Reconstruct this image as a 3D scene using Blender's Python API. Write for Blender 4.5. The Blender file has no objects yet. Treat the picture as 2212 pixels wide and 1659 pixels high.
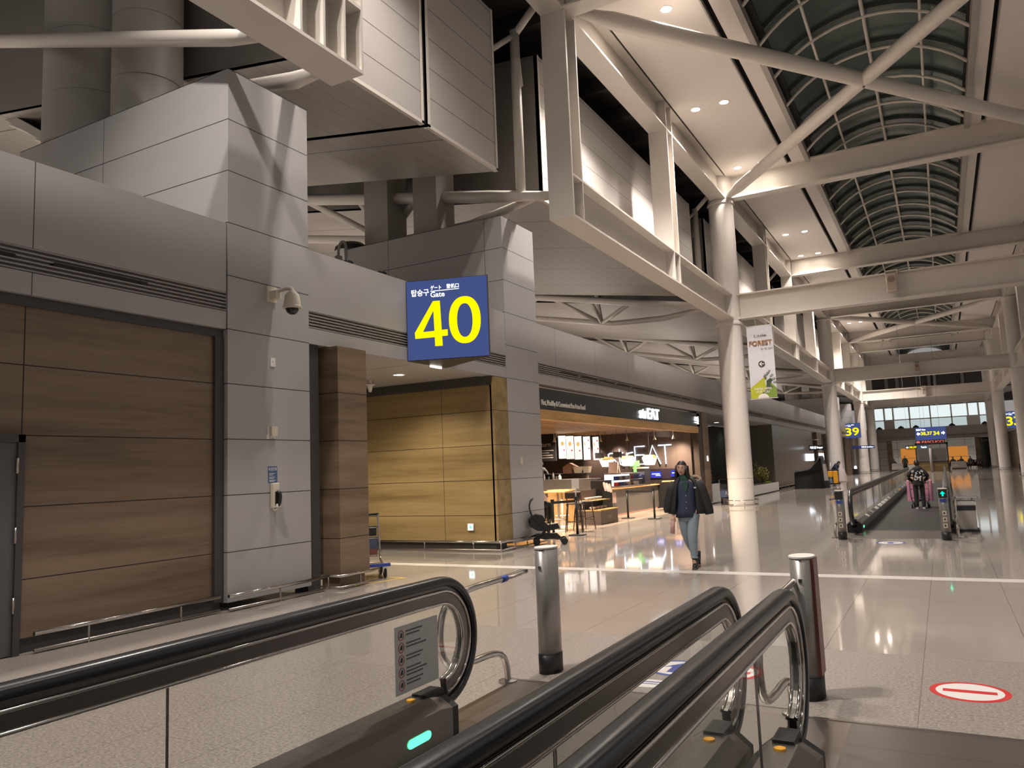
import bpy, bmesh, math, random
from mathutils import Vector, Matrix, Euler
R = math.radians
PI = math.pi
SC = bpy.context.scene
COL = SC.collection
random.seed(7)

# ------------------------------------------------------------------ materials
def lin(h):
    h = h.lstrip('#')
    out = []
    for i in (0, 2, 4):
        c = int(h[i:i+2], 16) / 255
        out.append(c/12.92 if c <= .04045 else ((c+.055)/1.055)**2.4)
    return tuple(out)

def new_mat(name):
    m = bpy.data.materials.new(name)
    m.use_nodes = True
    nt = m.node_tree
    nt.nodes.clear()
    out = nt.nodes.new('ShaderNodeOutputMaterial')
    return m, nt, out

def N(nt, typ, **kw):
    n = nt.nodes.new(typ)
    for k, v in kw.items():
        setattr(n, k, v)
    return n

def principled(nt, out, col, rough=.5, metal=0., spec=.5, coat=0., alpha=None, trans=0.):
    b = N(nt, 'ShaderNodeBsdfPrincipled')
    if len(col) == 3:
        col = (*col, 1)
    b.inputs['Base Color'].default_value = col
    b.inputs['Roughness'].default_value = rough
    b.inputs['Metallic'].default_value = metal
    b.inputs['Specular IOR Level'].default_value = spec
    b.inputs['Coat Weight'].default_value = coat
    b.inputs['Coat Roughness'].default_value = .08
    b.inputs['Transmission Weight'].default_value = trans
    nt.links.new(b.outputs[0], out.inputs[0])
    return b

def plain(name, col, rough=.5, metal=0., spec=.5, coat=0., noise=.06, nscale=8.0, bump=0.):
    """solid colour with a faint procedural mottling"""
    m, nt, out = new_mat(name)
    b = principled(nt, out, col, rough, metal, spec, coat)
    tc = N(nt, 'ShaderNodeTexCoord')
    nz = N(nt, 'ShaderNodeTexNoise')
    nz.inputs['Scale'].default_value = nscale
    nz.inputs['Detail'].default_value = 3
    nt.links.new(tc.outputs['Object'], nz.inputs['Vector'])
    mx = N(nt, 'ShaderNodeMix', data_type='RGBA')
    mx.inputs[6].default_value = tuple(c*(1-noise) for c in col[:3]) + (1,)
    mx.inputs[7].default_value = tuple(min(1, c*(1+noise)) for c in col[:3]) + (1,)
    nt.links.new(nz.outputs[0], mx.inputs[0])
    nt.links.new(mx.outputs[2], b.inputs['Base Color'])
    if bump:
        bp = N(nt, 'ShaderNodeBump')
        bp.inputs['Strength'].default_value = bump
        bp.inputs['Distance'].default_value = .02
        nt.links.new(nz.outputs[0], bp.inputs['Height'])
        nt.links.new(bp.outputs[0], b.inputs['Normal'])
    return m

def emit(name, col, strength):
    m, nt, out = new_mat(name)
    e = N(nt, 'ShaderNodeEmission')
    e.inputs[0].default_value = (*col[:3], 1)
    e.inputs[1].default_value = strength
    nt.links.new(e.outputs[0], out.inputs[0])
    return m

def line_mask(nt, pos_sep, lines):
    """lines: (axis, spacing, offset, width) -> socket 1 on the joints"""
    cur = None
    for ax, sp, off, w in lines:
        a = N(nt, 'ShaderNodeMath', operation='SUBTRACT'); a.inputs[1].default_value = off - w/2
        nt.links.new(pos_sep.outputs[ax], a.inputs[0])
        d = N(nt, 'ShaderNodeMath', operation='DIVIDE'); d.inputs[1].default_value = sp
        nt.links.new(a.outputs[0], d.inputs[0])
        f = N(nt, 'ShaderNodeMath', operation='FRACT')
        nt.links.new(d.outputs[0], f.inputs[0])
        l = N(nt, 'ShaderNodeMath', operation='LESS_THAN'); l.inputs[1].default_value = w/sp
        nt.links.new(f.outputs[0], l.inputs[0])
        if cur is None:
            cur = l
        else:
            mx = N(nt, 'ShaderNodeMath', operation='MAXIMUM')
            nt.links.new(cur.outputs[0], mx.inputs[0]); nt.links.new(l.outputs[0], mx.inputs[1])
            cur = mx
    return cur.outputs[0]

def panelled(name, col, rough, lines, joint=(.03, .028, .026), var=.05, metal=0., spec=.4, coat=0.):
    m, nt, out = new_mat(name)
    b = principled(nt, out, col, rough, metal, spec, coat)
    g = N(nt, 'ShaderNodeNewGeometry')
    sp = N(nt, 'ShaderNodeSeparateXYZ')
    nt.links.new(g.outputs['Position'], sp.inputs[0])
    nz = N(nt, 'ShaderNodeTexNoise'); nz.inputs['Scale'].default_value = .9; nz.inputs['Detail'].default_value = 5
    nt.links.new(g.outputs['Position'], nz.inputs['Vector'])
    mx = N(nt, 'ShaderNodeMix', data_type='RGBA')
    mx.inputs[6].default_value = tuple(c*(1-var) for c in col) + (1,)
    mx.inputs[7].default_value = tuple(c*(1+var) for c in col) + (1,)
    nt.links.new(nz.outputs[0], mx.inputs[0])
    mk = line_mask(nt, sp, lines)
    m2 = N(nt, 'ShaderNodeMix', data_type='RGBA')
    nt.links.new(mk, m2.inputs[0]); nt.links.new(mx.outputs[2], m2.inputs[6])
    m2.inputs[7].default_value = (*joint, 1)
    nt.links.new(m2.outputs[2], b.inputs['Base Color'])
    return m

def wood(name, dark, mid, light, lines, stretch=(6., .35, 6.), rough=.42, joint=(.012, .008, .005), scale=1.0):
    m, nt, out = new_mat(name)
    b = principled(nt, out, mid, rough, 0, .4)
    g = N(nt, 'ShaderNodeNewGeometry')
    sp = N(nt, 'ShaderNodeSeparateXYZ')
    nt.links.new(g.outputs['Position'], sp.inputs[0])
    mp = N(nt, 'ShaderNodeMapping'); mp.inputs['Scale'].default_value = tuple(s*scale for s in stretch)
    nt.links.new(g.outputs['Position'], mp.inputs[0])
    n1 = N(nt, 'ShaderNodeTexNoise'); n1.inputs['Scale'].default_value = .8; n1.inputs['Detail'].default_value = 4
    n2 = N(nt, 'ShaderNodeTexNoise'); n2.inputs['Scale'].default_value = 5; n2.inputs['Detail'].default_value = 8
    nt.links.new(mp.outputs[0], n1.inputs['Vector']); nt.links.new(mp.outputs[0], n2.inputs['Vector'])
    ad = N(nt, 'ShaderNodeMath', operation='MULTIPLY_ADD'); ad.inputs[1].default_value = .35
    nt.links.new(n2.outputs[0], ad.inputs[0]); nt.links.new(n1.outputs[0], ad.inputs[2])
    cr = N(nt, 'ShaderNodeValToRGB')
    cr.color_ramp.elements[0].position = .45; cr.color_ramp.elements[0].color = (*dark, 1)
    cr.color_ramp.elements[1].position = .92; cr.color_ramp.elements[1].color = (*light, 1)
    e = cr.color_ramp.elements.new(.66); e.color = (*mid, 1)
    nt.links.new(ad.outputs[0], cr.inputs[0])
    if lines:
        mk = line_mask(nt, sp, lines)
        m2 = N(nt, 'ShaderNodeMix', data_type='RGBA')
        nt.links.new(mk, m2.inputs[0]); nt.links.new(cr.outputs[0], m2.inputs[6])
        m2.inputs[7].default_value = (*joint, 1)
        nt.links.new(m2.outputs[2], b.inputs['Base Color'])
    else:
        nt.links.new(cr.outputs[0], b.inputs['Base Color'])
    return m

def glass(name, tint=(.86, .9, .88), refl=.06, rough=.02):
    m, nt, out = new_mat(name)
    t = N(nt, 'ShaderNodeBsdfTransparent'); t.inputs[0].default_value = (*tint, 1)
    g = N(nt, 'ShaderNodeBsdfGlossy'); g.inputs['Roughness'].default_value = rough
    lw = N(nt, 'ShaderNodeLayerWeight'); lw.inputs[0].default_value = .25
    ad = N(nt, 'ShaderNodeMath', operation='MULTIPLY_ADD'); ad.inputs[1].default_value = .13; ad.inputs[2].default_value = refl
    nt.links.new(lw.outputs['Fresnel'], ad.inputs[0])
    mx = N(nt, 'ShaderNodeMixShader')
    nt.links.new(ad.outputs[0], mx.inputs[0]); nt.links.new(t.outputs[0], mx.inputs[1]); nt.links.new(g.outputs[0], mx.inputs[2])
    nt.links.new(mx.outputs[0], out.inputs[0])
    return m

def floor_mat():
    m, nt, out = new_mat('granite_floor')
    b = principled(nt, out, (.4, .36, .325), .12, 0, .5)
    g = N(nt, 'ShaderNodeNewGeometry')
    sp = N(nt, 'ShaderNodeSeparateXYZ')
    nt.links.new(g.outputs['Position'], sp.inputs[0])
    n1 = N(nt, 'ShaderNodeTexNoise'); n1.inputs['Scale'].default_value = 45; n1.inputs['Detail'].default_value = 4; n1.inputs['Roughness'].default_value = .7
    n2 = N(nt, 'ShaderNodeTexNoise'); n2.inputs['Scale'].default_value = .55; n2.inputs['Detail'].default_value = 2
    nt.links.new(g.outputs['Position'], n1.inputs['Vector']); nt.links.new(g.outputs['Position'], n2.inputs['Vector'])
    # flamed stone (rough) nearer than the joint at y = 7.4, polished beyond
    fl = N(nt, 'ShaderNodeMath', operation='LESS_THAN'); fl.inputs[1].default_value = 7.40
    nt.links.new(sp.outputs[1], fl.inputs[0])
    cr = N(nt, 'ShaderNodeValToRGB')
    cr.color_ramp.elements[0].position = .36; cr.color_ramp.elements[0].color = (.19, .165, .147, 1)
    cr.color_ramp.elements[1].position = .66; cr.color_ramp.elements[1].color = (.40, .355, .32, 1)
    nt.links.new(n1.outputs[0], cr.inputs[0])
    cr2 = N(nt, 'ShaderNodeValToRGB')
    cr2.color_ramp.elements[0].position = .3; cr2.color_ramp.elements[0].color = (.33, .29, .258, 1)
    cr2.color_ramp.elements[1].position = .7; cr2.color_ramp.elements[1].color = (.375, .335, .298, 1)
    nt.links.new(n2.outputs[0], cr2.inputs[0])
    mx = N(nt, 'ShaderNodeMix', data_type='RGBA')
    nt.links.new(fl.outputs[0], mx.inputs[0]); nt.links.new(cr2.outputs[0], mx.inputs[6]); nt.links.new(cr.outputs[0], mx.inputs[7])
    mk_x = line_mask(nt, sp, [(0, .77, -.285, .006)]); mk_y = line_mask(nt, sp, [(1, .77, 7.40, .006)])
    hf = N(nt, 'ShaderNodeMath', operation='MULTIPLY'); hf.inputs[1].default_value = .5; nt.links.new(mk_y, hf.inputs[0])
    mxx = N(nt, 'ShaderNodeMath', operation='MAXIMUM'); nt.links.new(mk_x, mxx.inputs[0]); nt.links.new(hf.outputs[0], mxx.inputs[1]); mk = mxx.outputs[0]
    m2 = N(nt, 'ShaderNodeMix', data_type='RGBA')
    k = N(nt, 'ShaderNodeMath', operation='MULTIPLY'); k.inputs[1].default_value = .7
    nt.links.new(mk, k.inputs[0])
    nt.links.new(k.outputs[0], m2.inputs[0]); nt.links.new(mx.outputs[2], m2.inputs[6])
    m2.inputs[7].default_value = (.09, .07, .055, 1)
    nt.links.new(m2.outputs[2], b.inputs['Base Color'])
    rr = N(nt, 'ShaderNodeMix', data_type='FLOAT')
    rr.inputs[2].default_value = .055; rr.inputs[3].default_value = .30
    nt.links.new(fl.outputs[0], rr.inputs[0])
    nt.links.new(rr.outputs[0], b.inputs['Roughness'])
    bp = N(nt, 'ShaderNodeBump'); bp.inputs['Distance'].default_value = .004
    nt.links.new(n1.outputs[0], bp.inputs['Height'])
    bs = N(nt, 'ShaderNodeMath', operation='MULTIPLY'); bs.inputs[1].default_value = .35
    nt.links.new(fl.outputs[0], bs.inputs[0]); nt.links.new(bs.outputs[0], bp.inputs['Strength'])
    nt.links.new(bp.outputs[0], b.inputs['Normal'])
    b.inputs['Coat Weight'].default_value = .0
    b.inputs['IOR'].default_value = 1.6
    return m

PH = .7425
M = {}
M['panel'] = panelled('grey_wall_panel', (.385, .372, .372), .42, [(2, PH, 0, .012), (0, 40, -11.08, .010)], var=.03)
M['panel_b'] = panelled('grey_wall_panel_b', (.385, .372, .372), .42, [(2, PH, 0, .012), (0, 2.75, -8.75, .010)], var=.03)
M['fascia'] = panelled('grey_fascia_panel', (.385, .37, .367), .42, [(1, 2.567, 7.19, .010)], var=.03)
M['fascia_plain'] = plain('grey_fascia_plain', (.385, .37, .367), .42, noise=.03, nscale=1)
M['louver'] = plain('grey_louver', (.33, .305, .295), .45)
M['wood'] = wood('brown_wood_panel', lin('#655342'), lin('#796653'), lin('#887563'), [(2, PH, 0, .012), (1, 40, 4.62, .014)])
M['woodx'] = wood('tan_wood_panel', lin('#75613f'), lin('#8d774f'), lin('#9f8860'), [(2, PH, 0, .012), (0, 2.2, -9.65, .010)], stretch=(.35, 6., 6.))
M['woodcol'] = wood('column_wood_panel', lin('#665444'), lin('#7b6753'), lin('#8c7865'), [(2, PH, 0, .012)], stretch=(.5, .5, 6.))
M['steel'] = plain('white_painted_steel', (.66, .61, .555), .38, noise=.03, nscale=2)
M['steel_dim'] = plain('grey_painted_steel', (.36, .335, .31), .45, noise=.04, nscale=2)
M['colpaint'] = plain('white_column_paint', (.68, .63, .59), .30, noise=.02, nscale=2)
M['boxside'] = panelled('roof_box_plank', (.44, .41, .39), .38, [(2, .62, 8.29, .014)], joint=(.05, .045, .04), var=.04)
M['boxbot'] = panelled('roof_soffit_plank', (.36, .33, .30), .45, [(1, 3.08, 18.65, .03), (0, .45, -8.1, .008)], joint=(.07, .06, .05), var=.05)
M['ceil'] = plain('white_ceiling_panel', (.78, .73, .69), .6, noise=.015, nscale=1)
M['skybar'] = plain('dark_green_glazing_bar', (.085, .095, .09), .5)
M['darkframe'] = plain('dark_grey_frame', (.055, .05, .05), .5)
M['dark'] = plain('black_void_lining', (.012, .011, .01), .7)
M['rafter'] = plain('dark_roof_lining', (.05, .045, .04), .8)
M['black'] = plain('black_plastic', (.012, .012, .013), .45)
M['rubber'] = plain('black_handrail_rubber', (.018, .019, .021), .28, spec=.6)
M['chrome'] = plain('polished_steel', (.62, .58, .55), .12, 1.0, noise=.02)
M['brushed'] = plain('brushed_steel', (.46, .42, .39), .30, 1.0, noise=.06, nscale=3)
M['darksteel'] = plain('dark_brushed_steel', (.17, .155, .145), .32, .9, noise=.1, nscale=4)
M['decksteel'] = plain('brushed_deck_steel', (.30, .275, .26), .27, .9, noise=.1, nscale=4)
M['glass'] = glass('clear_balustrade_glass', (.93, .94, .93), .012)
M['shopglass'] = glass('shop_front_glass', (.93, .93, .93), .02)
M['nightglass'] = plain('dark_night_glass', (.012, .017, .017), .06, spec=.5, noise=.3)
M['skyglass'] = plain('skylight_night_glass', (.055, .088, .08), .25, spec=.4, noise=.35, nscale=.7)
M['white'] = plain('white_plastic', (.75, .72, .68), .4, noise=.02)
M['cream'] = plain('cream_plastic', (.62, .56, .45), .4, noise=.02)
M['floor'] = floor_mat()
M['strip'] = plain('pale_floor_strip', (.66, .62, .58), .25)
M['plate'] = panelled('metal_floor_plate', (.30, .27, .25), .30, [(1, .4, 5.0, .004)], joint=(.10, .09, .085), metal=.85)
M['belt'] = panelled('ribbed_pallet_belt', (.055, .053, .054), .5, [(0, .012, 0, .005), (1, .4, 0, .012)], joint=(.02, .02, .02), metal=.3)
M['red'] = plain('red_sign_paint', (.55, .03, .03), .4)
M['blue'] = plain('blue_sign_paint', (.03, .06, .30), .4)
M['stickwhite'] = plain('white_floor_sticker', (.72, .70, .68), .4)
M['yellow'] = plain('yellow_plastic', (.75, .36, .02), .4)
M['ytape'] = plain('yellow_floor_tape', (.62, .42, .04), .4)
M['signblue'] = emit('backlit_blue_sign', lin('#4a588e'), .72)
M['e_yellow'] = emit('backlit_yellow_digits', (1.0, .78, .0), 1.15)
M['e_white'] = emit('backlit_white_letters', (.95, .97, 1.0), 2.2)
M['e_lamp'] = emit('lamp_lens', (1.0, .88, .74), 90)
M['e_lampdim'] = emit('entrance_lamp_lens', (1.0, .93, .82), 6)
M['e_green'] = emit('green_led', (.10, 1.0, .38), 1.9)
M['e_teal'] = emit('teal_led_arrow', (.0, 1.0, .5), 1.6)
M['e_exit'] = emit('lit_exit_panel', (.85, 1.0, .97), 2.2)
M['ink'] = plain('dark_ink', (.03, .03, .035), .5)
M['skin'] = plain('warm_skin', (.52, .32, .23), .5, noise=.05)
M['hair'] = plain('black_hair', (.010, .008, .008), .45, noise=.3, nscale=40)

# ------------------------------------------------------------------ mesh builder
class MB:
    def __init__(s):
        s.v = []; s.f = []; s.m = []; s.sm = []
    def add(s, vs, fs, m=0, smooth=False):
        o = len(s.v)
        s.v += [tuple(v) for v in vs]
        for f in fs:
            s.f.append(tuple(i+o for i in f)); s.m.append(m); s.sm.append(smooth)
        return s
    def box(s, x0, x1, y0, y1, z0, z1, m=0):
        vs = [(x0,y0,z0),(x1,y0,z0),(x1,y1,z0),(x0,y1,z0),(x0,y0,z1),(x1,y0,z1),(x1,y1,z1),(x0,y1,z1)]
        return s.add(vs, [(0,3,2,1),(4,5,6,7),(0,1,5,4),(1,2,6,5),(2,3,7,6),(3,0,4,7)], m)
    def obox(s, c, size, rot=(0,0,0), m=0):
        mt = Matrix.Translation(c) @ Euler(rot).to_matrix().to_4x4()
        hx, hy, hz = (a/2 for a in size)
        vs = [mt @ Vector(p) for p in [(-hx,-hy,-hz),(hx,-hy,-hz),(hx,hy,-hz),(-hx,hy,-hz),(-hx,-hy,hz),(hx,-hy,hz),(hx,hy,hz),(-hx,hy,hz)]]
        return s.add(vs, [(0,3,2,1),(4,5,6,7),(0,1,5,4),(1,2,6,5),(2,3,7,6),(3,0,4,7)], m)
    def rbox(s, x0, x1, y0, y1, z0, z1, b, m=0):
        """box with chamfered vertical edges and top edges"""
        def ring(ins, z):
            a0, a1, c0, c1 = x0+ins, x1-ins, y0+ins, y1-ins
            k = b
            return [(a0+k,c0,z),(a1-k,c0,z),(a1,c0+k,z),(a1,c1-k,z),(a1-k,c1,z),(a0+k,c1,z),(a0,c1-k,z),(a0,c0+k,z)]
        rs = [ring(0, z0), ring(0, z1-b), ring(b*.6, z1)]
        vs = sum(rs, [])
        fs = [tuple(reversed(range(8))), tuple(range(16, 24))]
        for r in range(2):
            for i in range(8):
                j = (i+1) % 8
                fs.append((r*8+i, r*8+j, (r+1)*8+j, (r+1)*8+i))
        return s.add(vs, fs, m)
    def prism(s, poly, d0, d1, plane='yz', m=0, smooth=False):
        """extrude a 2D outline: plane 'yz' along x, 'xz' along y, 'xy' along z"""
        def P(a, b, d):
            return {'yz': (d, a, b), 'xz': (a, d, b), 'xy': (a, b, d)}[plane]
        n = len(poly)
        vs = [P(a, b, d0) for a, b in poly] + [P(a, b, d1) for a, b in poly]
        s.add(vs, [tuple(range(n))[::-1], tuple(range(n, 2*n))], m)
        o = len(s.v) - 2*n
        for i in range(n):
            j = (i+1) % n
            s.f.append((o+i, o+j, o+n+j, o+n+i)); s.m.append(m); s.sm.append(smooth)
        return s
    def sweep(s, path, prof, m=0, closed=False, smooth=True, up=(0,0,1), caps=True):
        """sweep a closed 2D profile (side, up) along a 3D path"""
        pts = [Vector(p) for p in path]
        n = len(pts); k = len(prof); vs = []
        upv = Vector(up)
        prevs = None
        for i, p in enumerate(pts):
            if closed:
                t = (pts[(i+1) % n] - pts[i-1])
            else:
                t = pts[min(i+1, n-1)] - pts[max(i-1, 0)]
            t.normalize()
            side = t.cross(upv)
            if side.length < 1e-3:
                side = prevs.copy() if prevs else t.cross(Vector((1, 0, 0)))
                if side.length < 1e-3: side = t.cross(Vector((0, 1, 0)))
            side.normalize()
            if prevs is not None and side.dot(prevs) < 0 and prevs.length: side = -side
            prevs = side
            u = side.cross(t).normalized()
            for a, b in prof:
                vs.append(p + side*a + u*b)
        fs = []
        for i in range(n if closed else n-1):
            i2 = (i+1) % n
            for j in range(k):
                j2 = (j+1) % k
                fs.append((i*k+j, i*k+j2, i2*k+j2, i2*k+j))
        s.add(vs, fs, m, smooth)
        if caps and not closed:
            o = len(s.v) - n*k
            s.f.append(tuple(o+j for j in range(k))[::-1]); s.m.append(m); s.sm.append(False)
            s.f.append(tuple(o+(n-1)*k+j for j in range(k))); s.m.append(m); s.sm.append(False)
        return s
    def tube(s, path, r, n=10, m=0, closed=False):
        if not isinstance(r, (list, tuple)):
            prof = [(r*math.cos(2*PI*i/n), r*math.sin(2*PI*i/n)) for i in range(n)]
            return s.sweep(path, prof, m, closed)
        # tapered tube: build rings directly
        pts = [Vector(p) for p in path]; vs = []; pa = None
        for i, p in enumerate(pts):
            t = (pts[min(i+1, len(pts)-1)] - pts[max(i-1, 0)]).normalized()
            if pa is None:
                a = t.cross(Vector((0, 0, 1)))
                if a.length < 1e-2: a = t.cross(Vector((1, 0, 0)))
            else: a = pa - t*pa.dot(t)
            a.normalize(); pa = a; b = t.cross(a)
            for j in range(n):
                q = 2*PI*j/n
                vs.append(p + a*r[i]*math.cos(q) + b*r[i]*math.sin(q))
        fs = [(i*n+j, i*n+(j+1) % n, (i+1)*n+(j+1) % n, (i+1)*n+j) for i in range(len(pts)-1) for j in range(n)]
        fs += [tuple(range(n))[::-1], tuple((len(pts)-1)*n+j for j in range(n))]
        return s.add(vs, fs, m, True)
    def lathe(s, prof, c=(0,0,0), n=20, m=0, smooth=True, sx=1., sy=1.):
        """profile [(r, z)...] turned round the vertical axis through c; rings are split where the profile turns sharply"""
        rings = [[prof[0]]]
        for i in range(1, len(prof)):
            rings[-1].append(prof[i])
            if i < len(prof)-1:
                a = math.atan2(prof[i][1]-prof[i-1][1], prof[i][0]-prof[i-1][0]); b = math.atan2(prof[i+1][1]-prof[i][1], prof[i+1][0]-prof[i][0])
                if abs((a-b+PI) % (2*PI)-PI) > R(32): rings.append([prof[i]])
        for seg in rings:
            vs = []
            for r, z in seg:
                for j in range(n):
                    q = 2*PI*j/n
                    vs.append((c[0]+r*sx*math.cos(q), c[1]+r*sy*math.sin(q), c[2]+z))
            s.add(vs, [(i*n+j, i*n+(j+1) % n, (i+1)*n+(j+1) % n, (i+1)*n+j) for i in range(len(seg)-1) for j in range(n)], m, smooth)
        for (r, z), rev in ((prof[0], True), (prof[-1], False)):
            vs = [(c[0]+r*sx*math.cos(2*PI*j/n), c[1]+r*sy*math.sin(2*PI*j/n), c[2]+z) for j in range(n)]
            s.add(vs, [tuple(range(n))[::-1] if rev else tuple(range(n))], m, False)
        return s
    def ball(s, c, r, n=14, m=0, k=8):
        rx, ry, rz = r if isinstance(r, (list, tuple)) else (r, r, r)
        prof = [(max(.001, math.sin(PI*i/k)), -math.cos(PI*i/k)) for i in range(k+1)]
        vs = []
        for a, z in prof:
            for j in range(n):
                q = 2*PI*j/n
                vs.append((c[0]+rx*a*math.cos(q), c[1]+ry*a*math.sin(q), c[2]+rz*z))
        fs = [(i*n+j, i*n+(j+1) % n, (i+1)*n+(j+1) % n, (i+1)*n+j) for i in range(k) for j in range(n)]
        return s.add(vs, fs, m, True)
    def build(s, name, mats, parent=None, world=False):
        if not isinstance(mats, (list, tuple)): mats = [mats]
        me = bpy.data.meshes.new(name)
        vs = s.v
        if parent is not None and world:
            inv = parent.matrix_basis.inverted()
            if parent.parent is not None:
                inv = (parent.parent.matrix_basis @ parent.matrix_basis).inverted()
            vs = [tuple(inv @ Vector(v)) for v in vs]
        me.from_pydata(vs, [], s.f)
        for mt in mats: me.materials.append(M[mt] if isinstance(mt, str) else mt)
        me.polygons.foreach_set('material_index', s.m)
        me.polygons.foreach_set('use_smooth', s.sm)
        me.update()
        o = bpy.data.objects.new(name, me)
        COL.objects.link(o)
        if parent is not None: o.parent = parent
        return o

def tag(o, label=None, cat=None, group=None, kind=None):
    if label: o['label'] = label
    if cat: o['category'] = cat
    if group: o['group'] = group
    if kind: o['kind'] = kind
    return o

def thing(name, label, cat, loc=(0,0,0), rz=0., group=None, kind=None):
    o = bpy.data.objects.new(name, None)
    o.empty_display_size = .2
    COL.objects.link(o)
    o.location = loc; o.rotation_euler = (0, 0, rz)
    o.matrix_basis = Matrix.Translation(loc) @ Matrix.Rotation(rz, 4, 'Z')
    return tag(o, label, cat, group, kind)

def children(o):
    return [c for c in o.children]

def copy_tree(o, parent=None):
    c = o.copy(); COL.objects.link(c)
    if parent is not None: c.parent = parent
    for ch in list(o.children): copy_tree(ch, c)
    return c

def place(o, loc, rz=0., label=None, group=None):
    o.location = loc; o.rotation_euler = (0, 0, rz)
    if label: o['label'] = label
    if group: o['group'] = group
    return o

def lettering(txt, name, mat, parent, org, right, up, w, h, depth=.004, bold=0., mats2=None):
    """text as a mesh fitted to a w x h rectangle; org = lower left corner (world), right/up unit vectors"""
    cu = bpy.data.curves.new('lettering_curve', 'FONT')
    cu.body = txt; cu.size = 1; cu.extrude = .01; cu.offset = bold; cu.resolution_u = 8
    o = bpy.data.objects.new('lettering_source', cu)
    COL.objects.link(o)
    bpy.context.view_layer.update()
    dg = bpy.context.evaluated_depsgraph_get()
    me = bpy.data.meshes.new_from_object(o.evaluated_get(dg))
    bpy.data.objects.remove(o)
    bpy.data.curves.remove(cu)
    vs = [v.co.copy() for v in me.vertices]
    if not vs:
        return None
    x0 = min(v.x for v in vs); x1 = max(v.x for v in vs); y0 = min(v.y for v in vs); y1 = max(v.y for v in vs)
    right = Vector(right).normalized(); up = Vector(up).normalized(); nrm = right.cross(up)
    org = Vector(org)
    inv = Matrix.Identity(4)
    if parent is not None:
        p, chain = parent, []
        while p is not None:
            chain.append(p.matrix_basis.copy()); p = p.parent
        mm = Matrix.Identity(4)
        for q in reversed(chain): mm = mm @ q
        inv = mm.inverted()
    for v in me.vertices:
        a = (v.co.x-x0)/max(1e-6, x1-x0)*w; b = (v.co.y-y0)/max(1e-6, y1-y0)*h
        d = depth if v.co.z > 0 else 0
        v.co = inv @ (org + right*a + up*b + nrm*d)
    me.materials.clear(); me.materials.append(M[mat] if isinstance(mat, str) else mat)
    ob = bpy.data.objects.new(name, me); me.name = name
    COL.objects.link(ob)
    if parent is not None: ob.parent = parent
    return ob

def arc(c, r, a0, a1, n, plane='yz', fixed=0.):
    out = []
    for i in range(n+1):
        a = R(a0 + (a1-a0)*i/n)
        p, q = c[0]+r*math.cos(a), c[1]+r*math.sin(a)
        out.append({'yz': (fixed, p, q), 'xz': (p, fixed, q), 'xy': (p, q, fixed)}[plane])
    return out

def smooth_path(pts, it=2):
    pts = [Vector(p) for p in pts]
    for _ in range(it):
        new = [pts[0]]
        for a, b in zip(pts, pts[1:]):
            new += [a*.75+b*.25, a*.25+b*.75]
        new.append(pts[-1]); pts = new
    return [tuple(p) for p in pts]

def skin(name, nodes, edges, mat, parent, sub=2, root=0):
    """one continuous surface grown round a skeleton of (position, radius) joints"""
    me = bpy.data.meshes.new(name)
    me.from_pydata([n[0] for n in nodes], edges, [])
    o = bpy.data.objects.new(name, me); COL.objects.link(o)
    md = o.modifiers.new('skin', 'SKIN'); md.use_smooth_shade = True; md.branch_smoothing = .6
    for i, n in enumerate(nodes):
        r = n[1]
        me.skin_vertices[0].data[i].radius = r if isinstance(r, (tuple, list)) else (r, r)
        me.skin_vertices[0].data[i].use_root = (i == root)
    sb = o.modifiers.new('sub', 'SUBSURF'); sb.levels = sub; sb.render_levels = sub
    bpy.context.view_layer.update()
    dg = bpy.context.evaluated_depsgraph_get()
    m2 = bpy.data.meshes.new_from_object(o.evaluated_get(dg))
    bpy.data.objects.remove(o)
    m2.name = name
    m2.materials.clear()
    for mt in (mat if isinstance(mat, (list, tuple)) else [mat]): m2.materials.append(M[mt] if isinstance(mt, str) else mt)
    for pl in m2.polygons: pl.use_smooth = True; pl.material_index = 0
    ob = bpy.data.objects.new(name, m2); COL.objects.link(ob)
    if parent is not None: ob.parent = parent
    return ob
# ------------------------------------------------------------------ camera
F_PX, YAW, PITCH, ROLL, EYE = 1675.046, .50170970, .1120772, -.039955676, 1.65
cam_d = bpy.data.cameras.new('camera'); cam = bpy.data.objects.new('camera', cam_d); COL.objects.link(cam)
SC.camera = cam
fw = Vector((-math.sin(YAW)*math.cos(PITCH), math.cos(YAW)*math.cos(PITCH), math.sin(PITCH)))
r0 = Vector((math.cos(YAW), math.sin(YAW), 0)); u0 = r0.cross(fw)
rt = r0*math.cos(ROLL) + u0*math.sin(ROLL); upv = rt.cross(fw)
mt = Matrix((rt, upv, -fw)).transposed().to_4x4(); mt.translation = (0, 0, EYE)
cam.matrix_world = mt
cam_d.sensor_fit = 'HORIZONTAL'; cam_d.sensor_width = 36; cam_d.lens = 36*F_PX/2212
cam_d.clip_start = .05; cam_d.clip_end = 400

# ------------------------------------------------------------------ setting
def struct(name, mb, mats, label=None, parent=None, cat='structure', world=False):
    o = mb.build(name, mats, parent, world)
    if parent is None: tag(o, label, cat, kind='structure')
    return o

WX = -8.3                    # face of the left wall
CX0, CX1 = -7.03, 4.95       # column rows
HY = 106.                    # end of the hall

struct('floor', MB().box(-30, 22, -8, 125, -.3, 0), 'floor', 'polished beige granite floor of the concourse with fine tile joints', cat='floor')
struct('trim_1', MB().box(-16, 14, 11.84, 12.12, 0, .002), 'strip', 'pale line crossing the floor in front of the walking woman', cat='floor strip')

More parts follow.
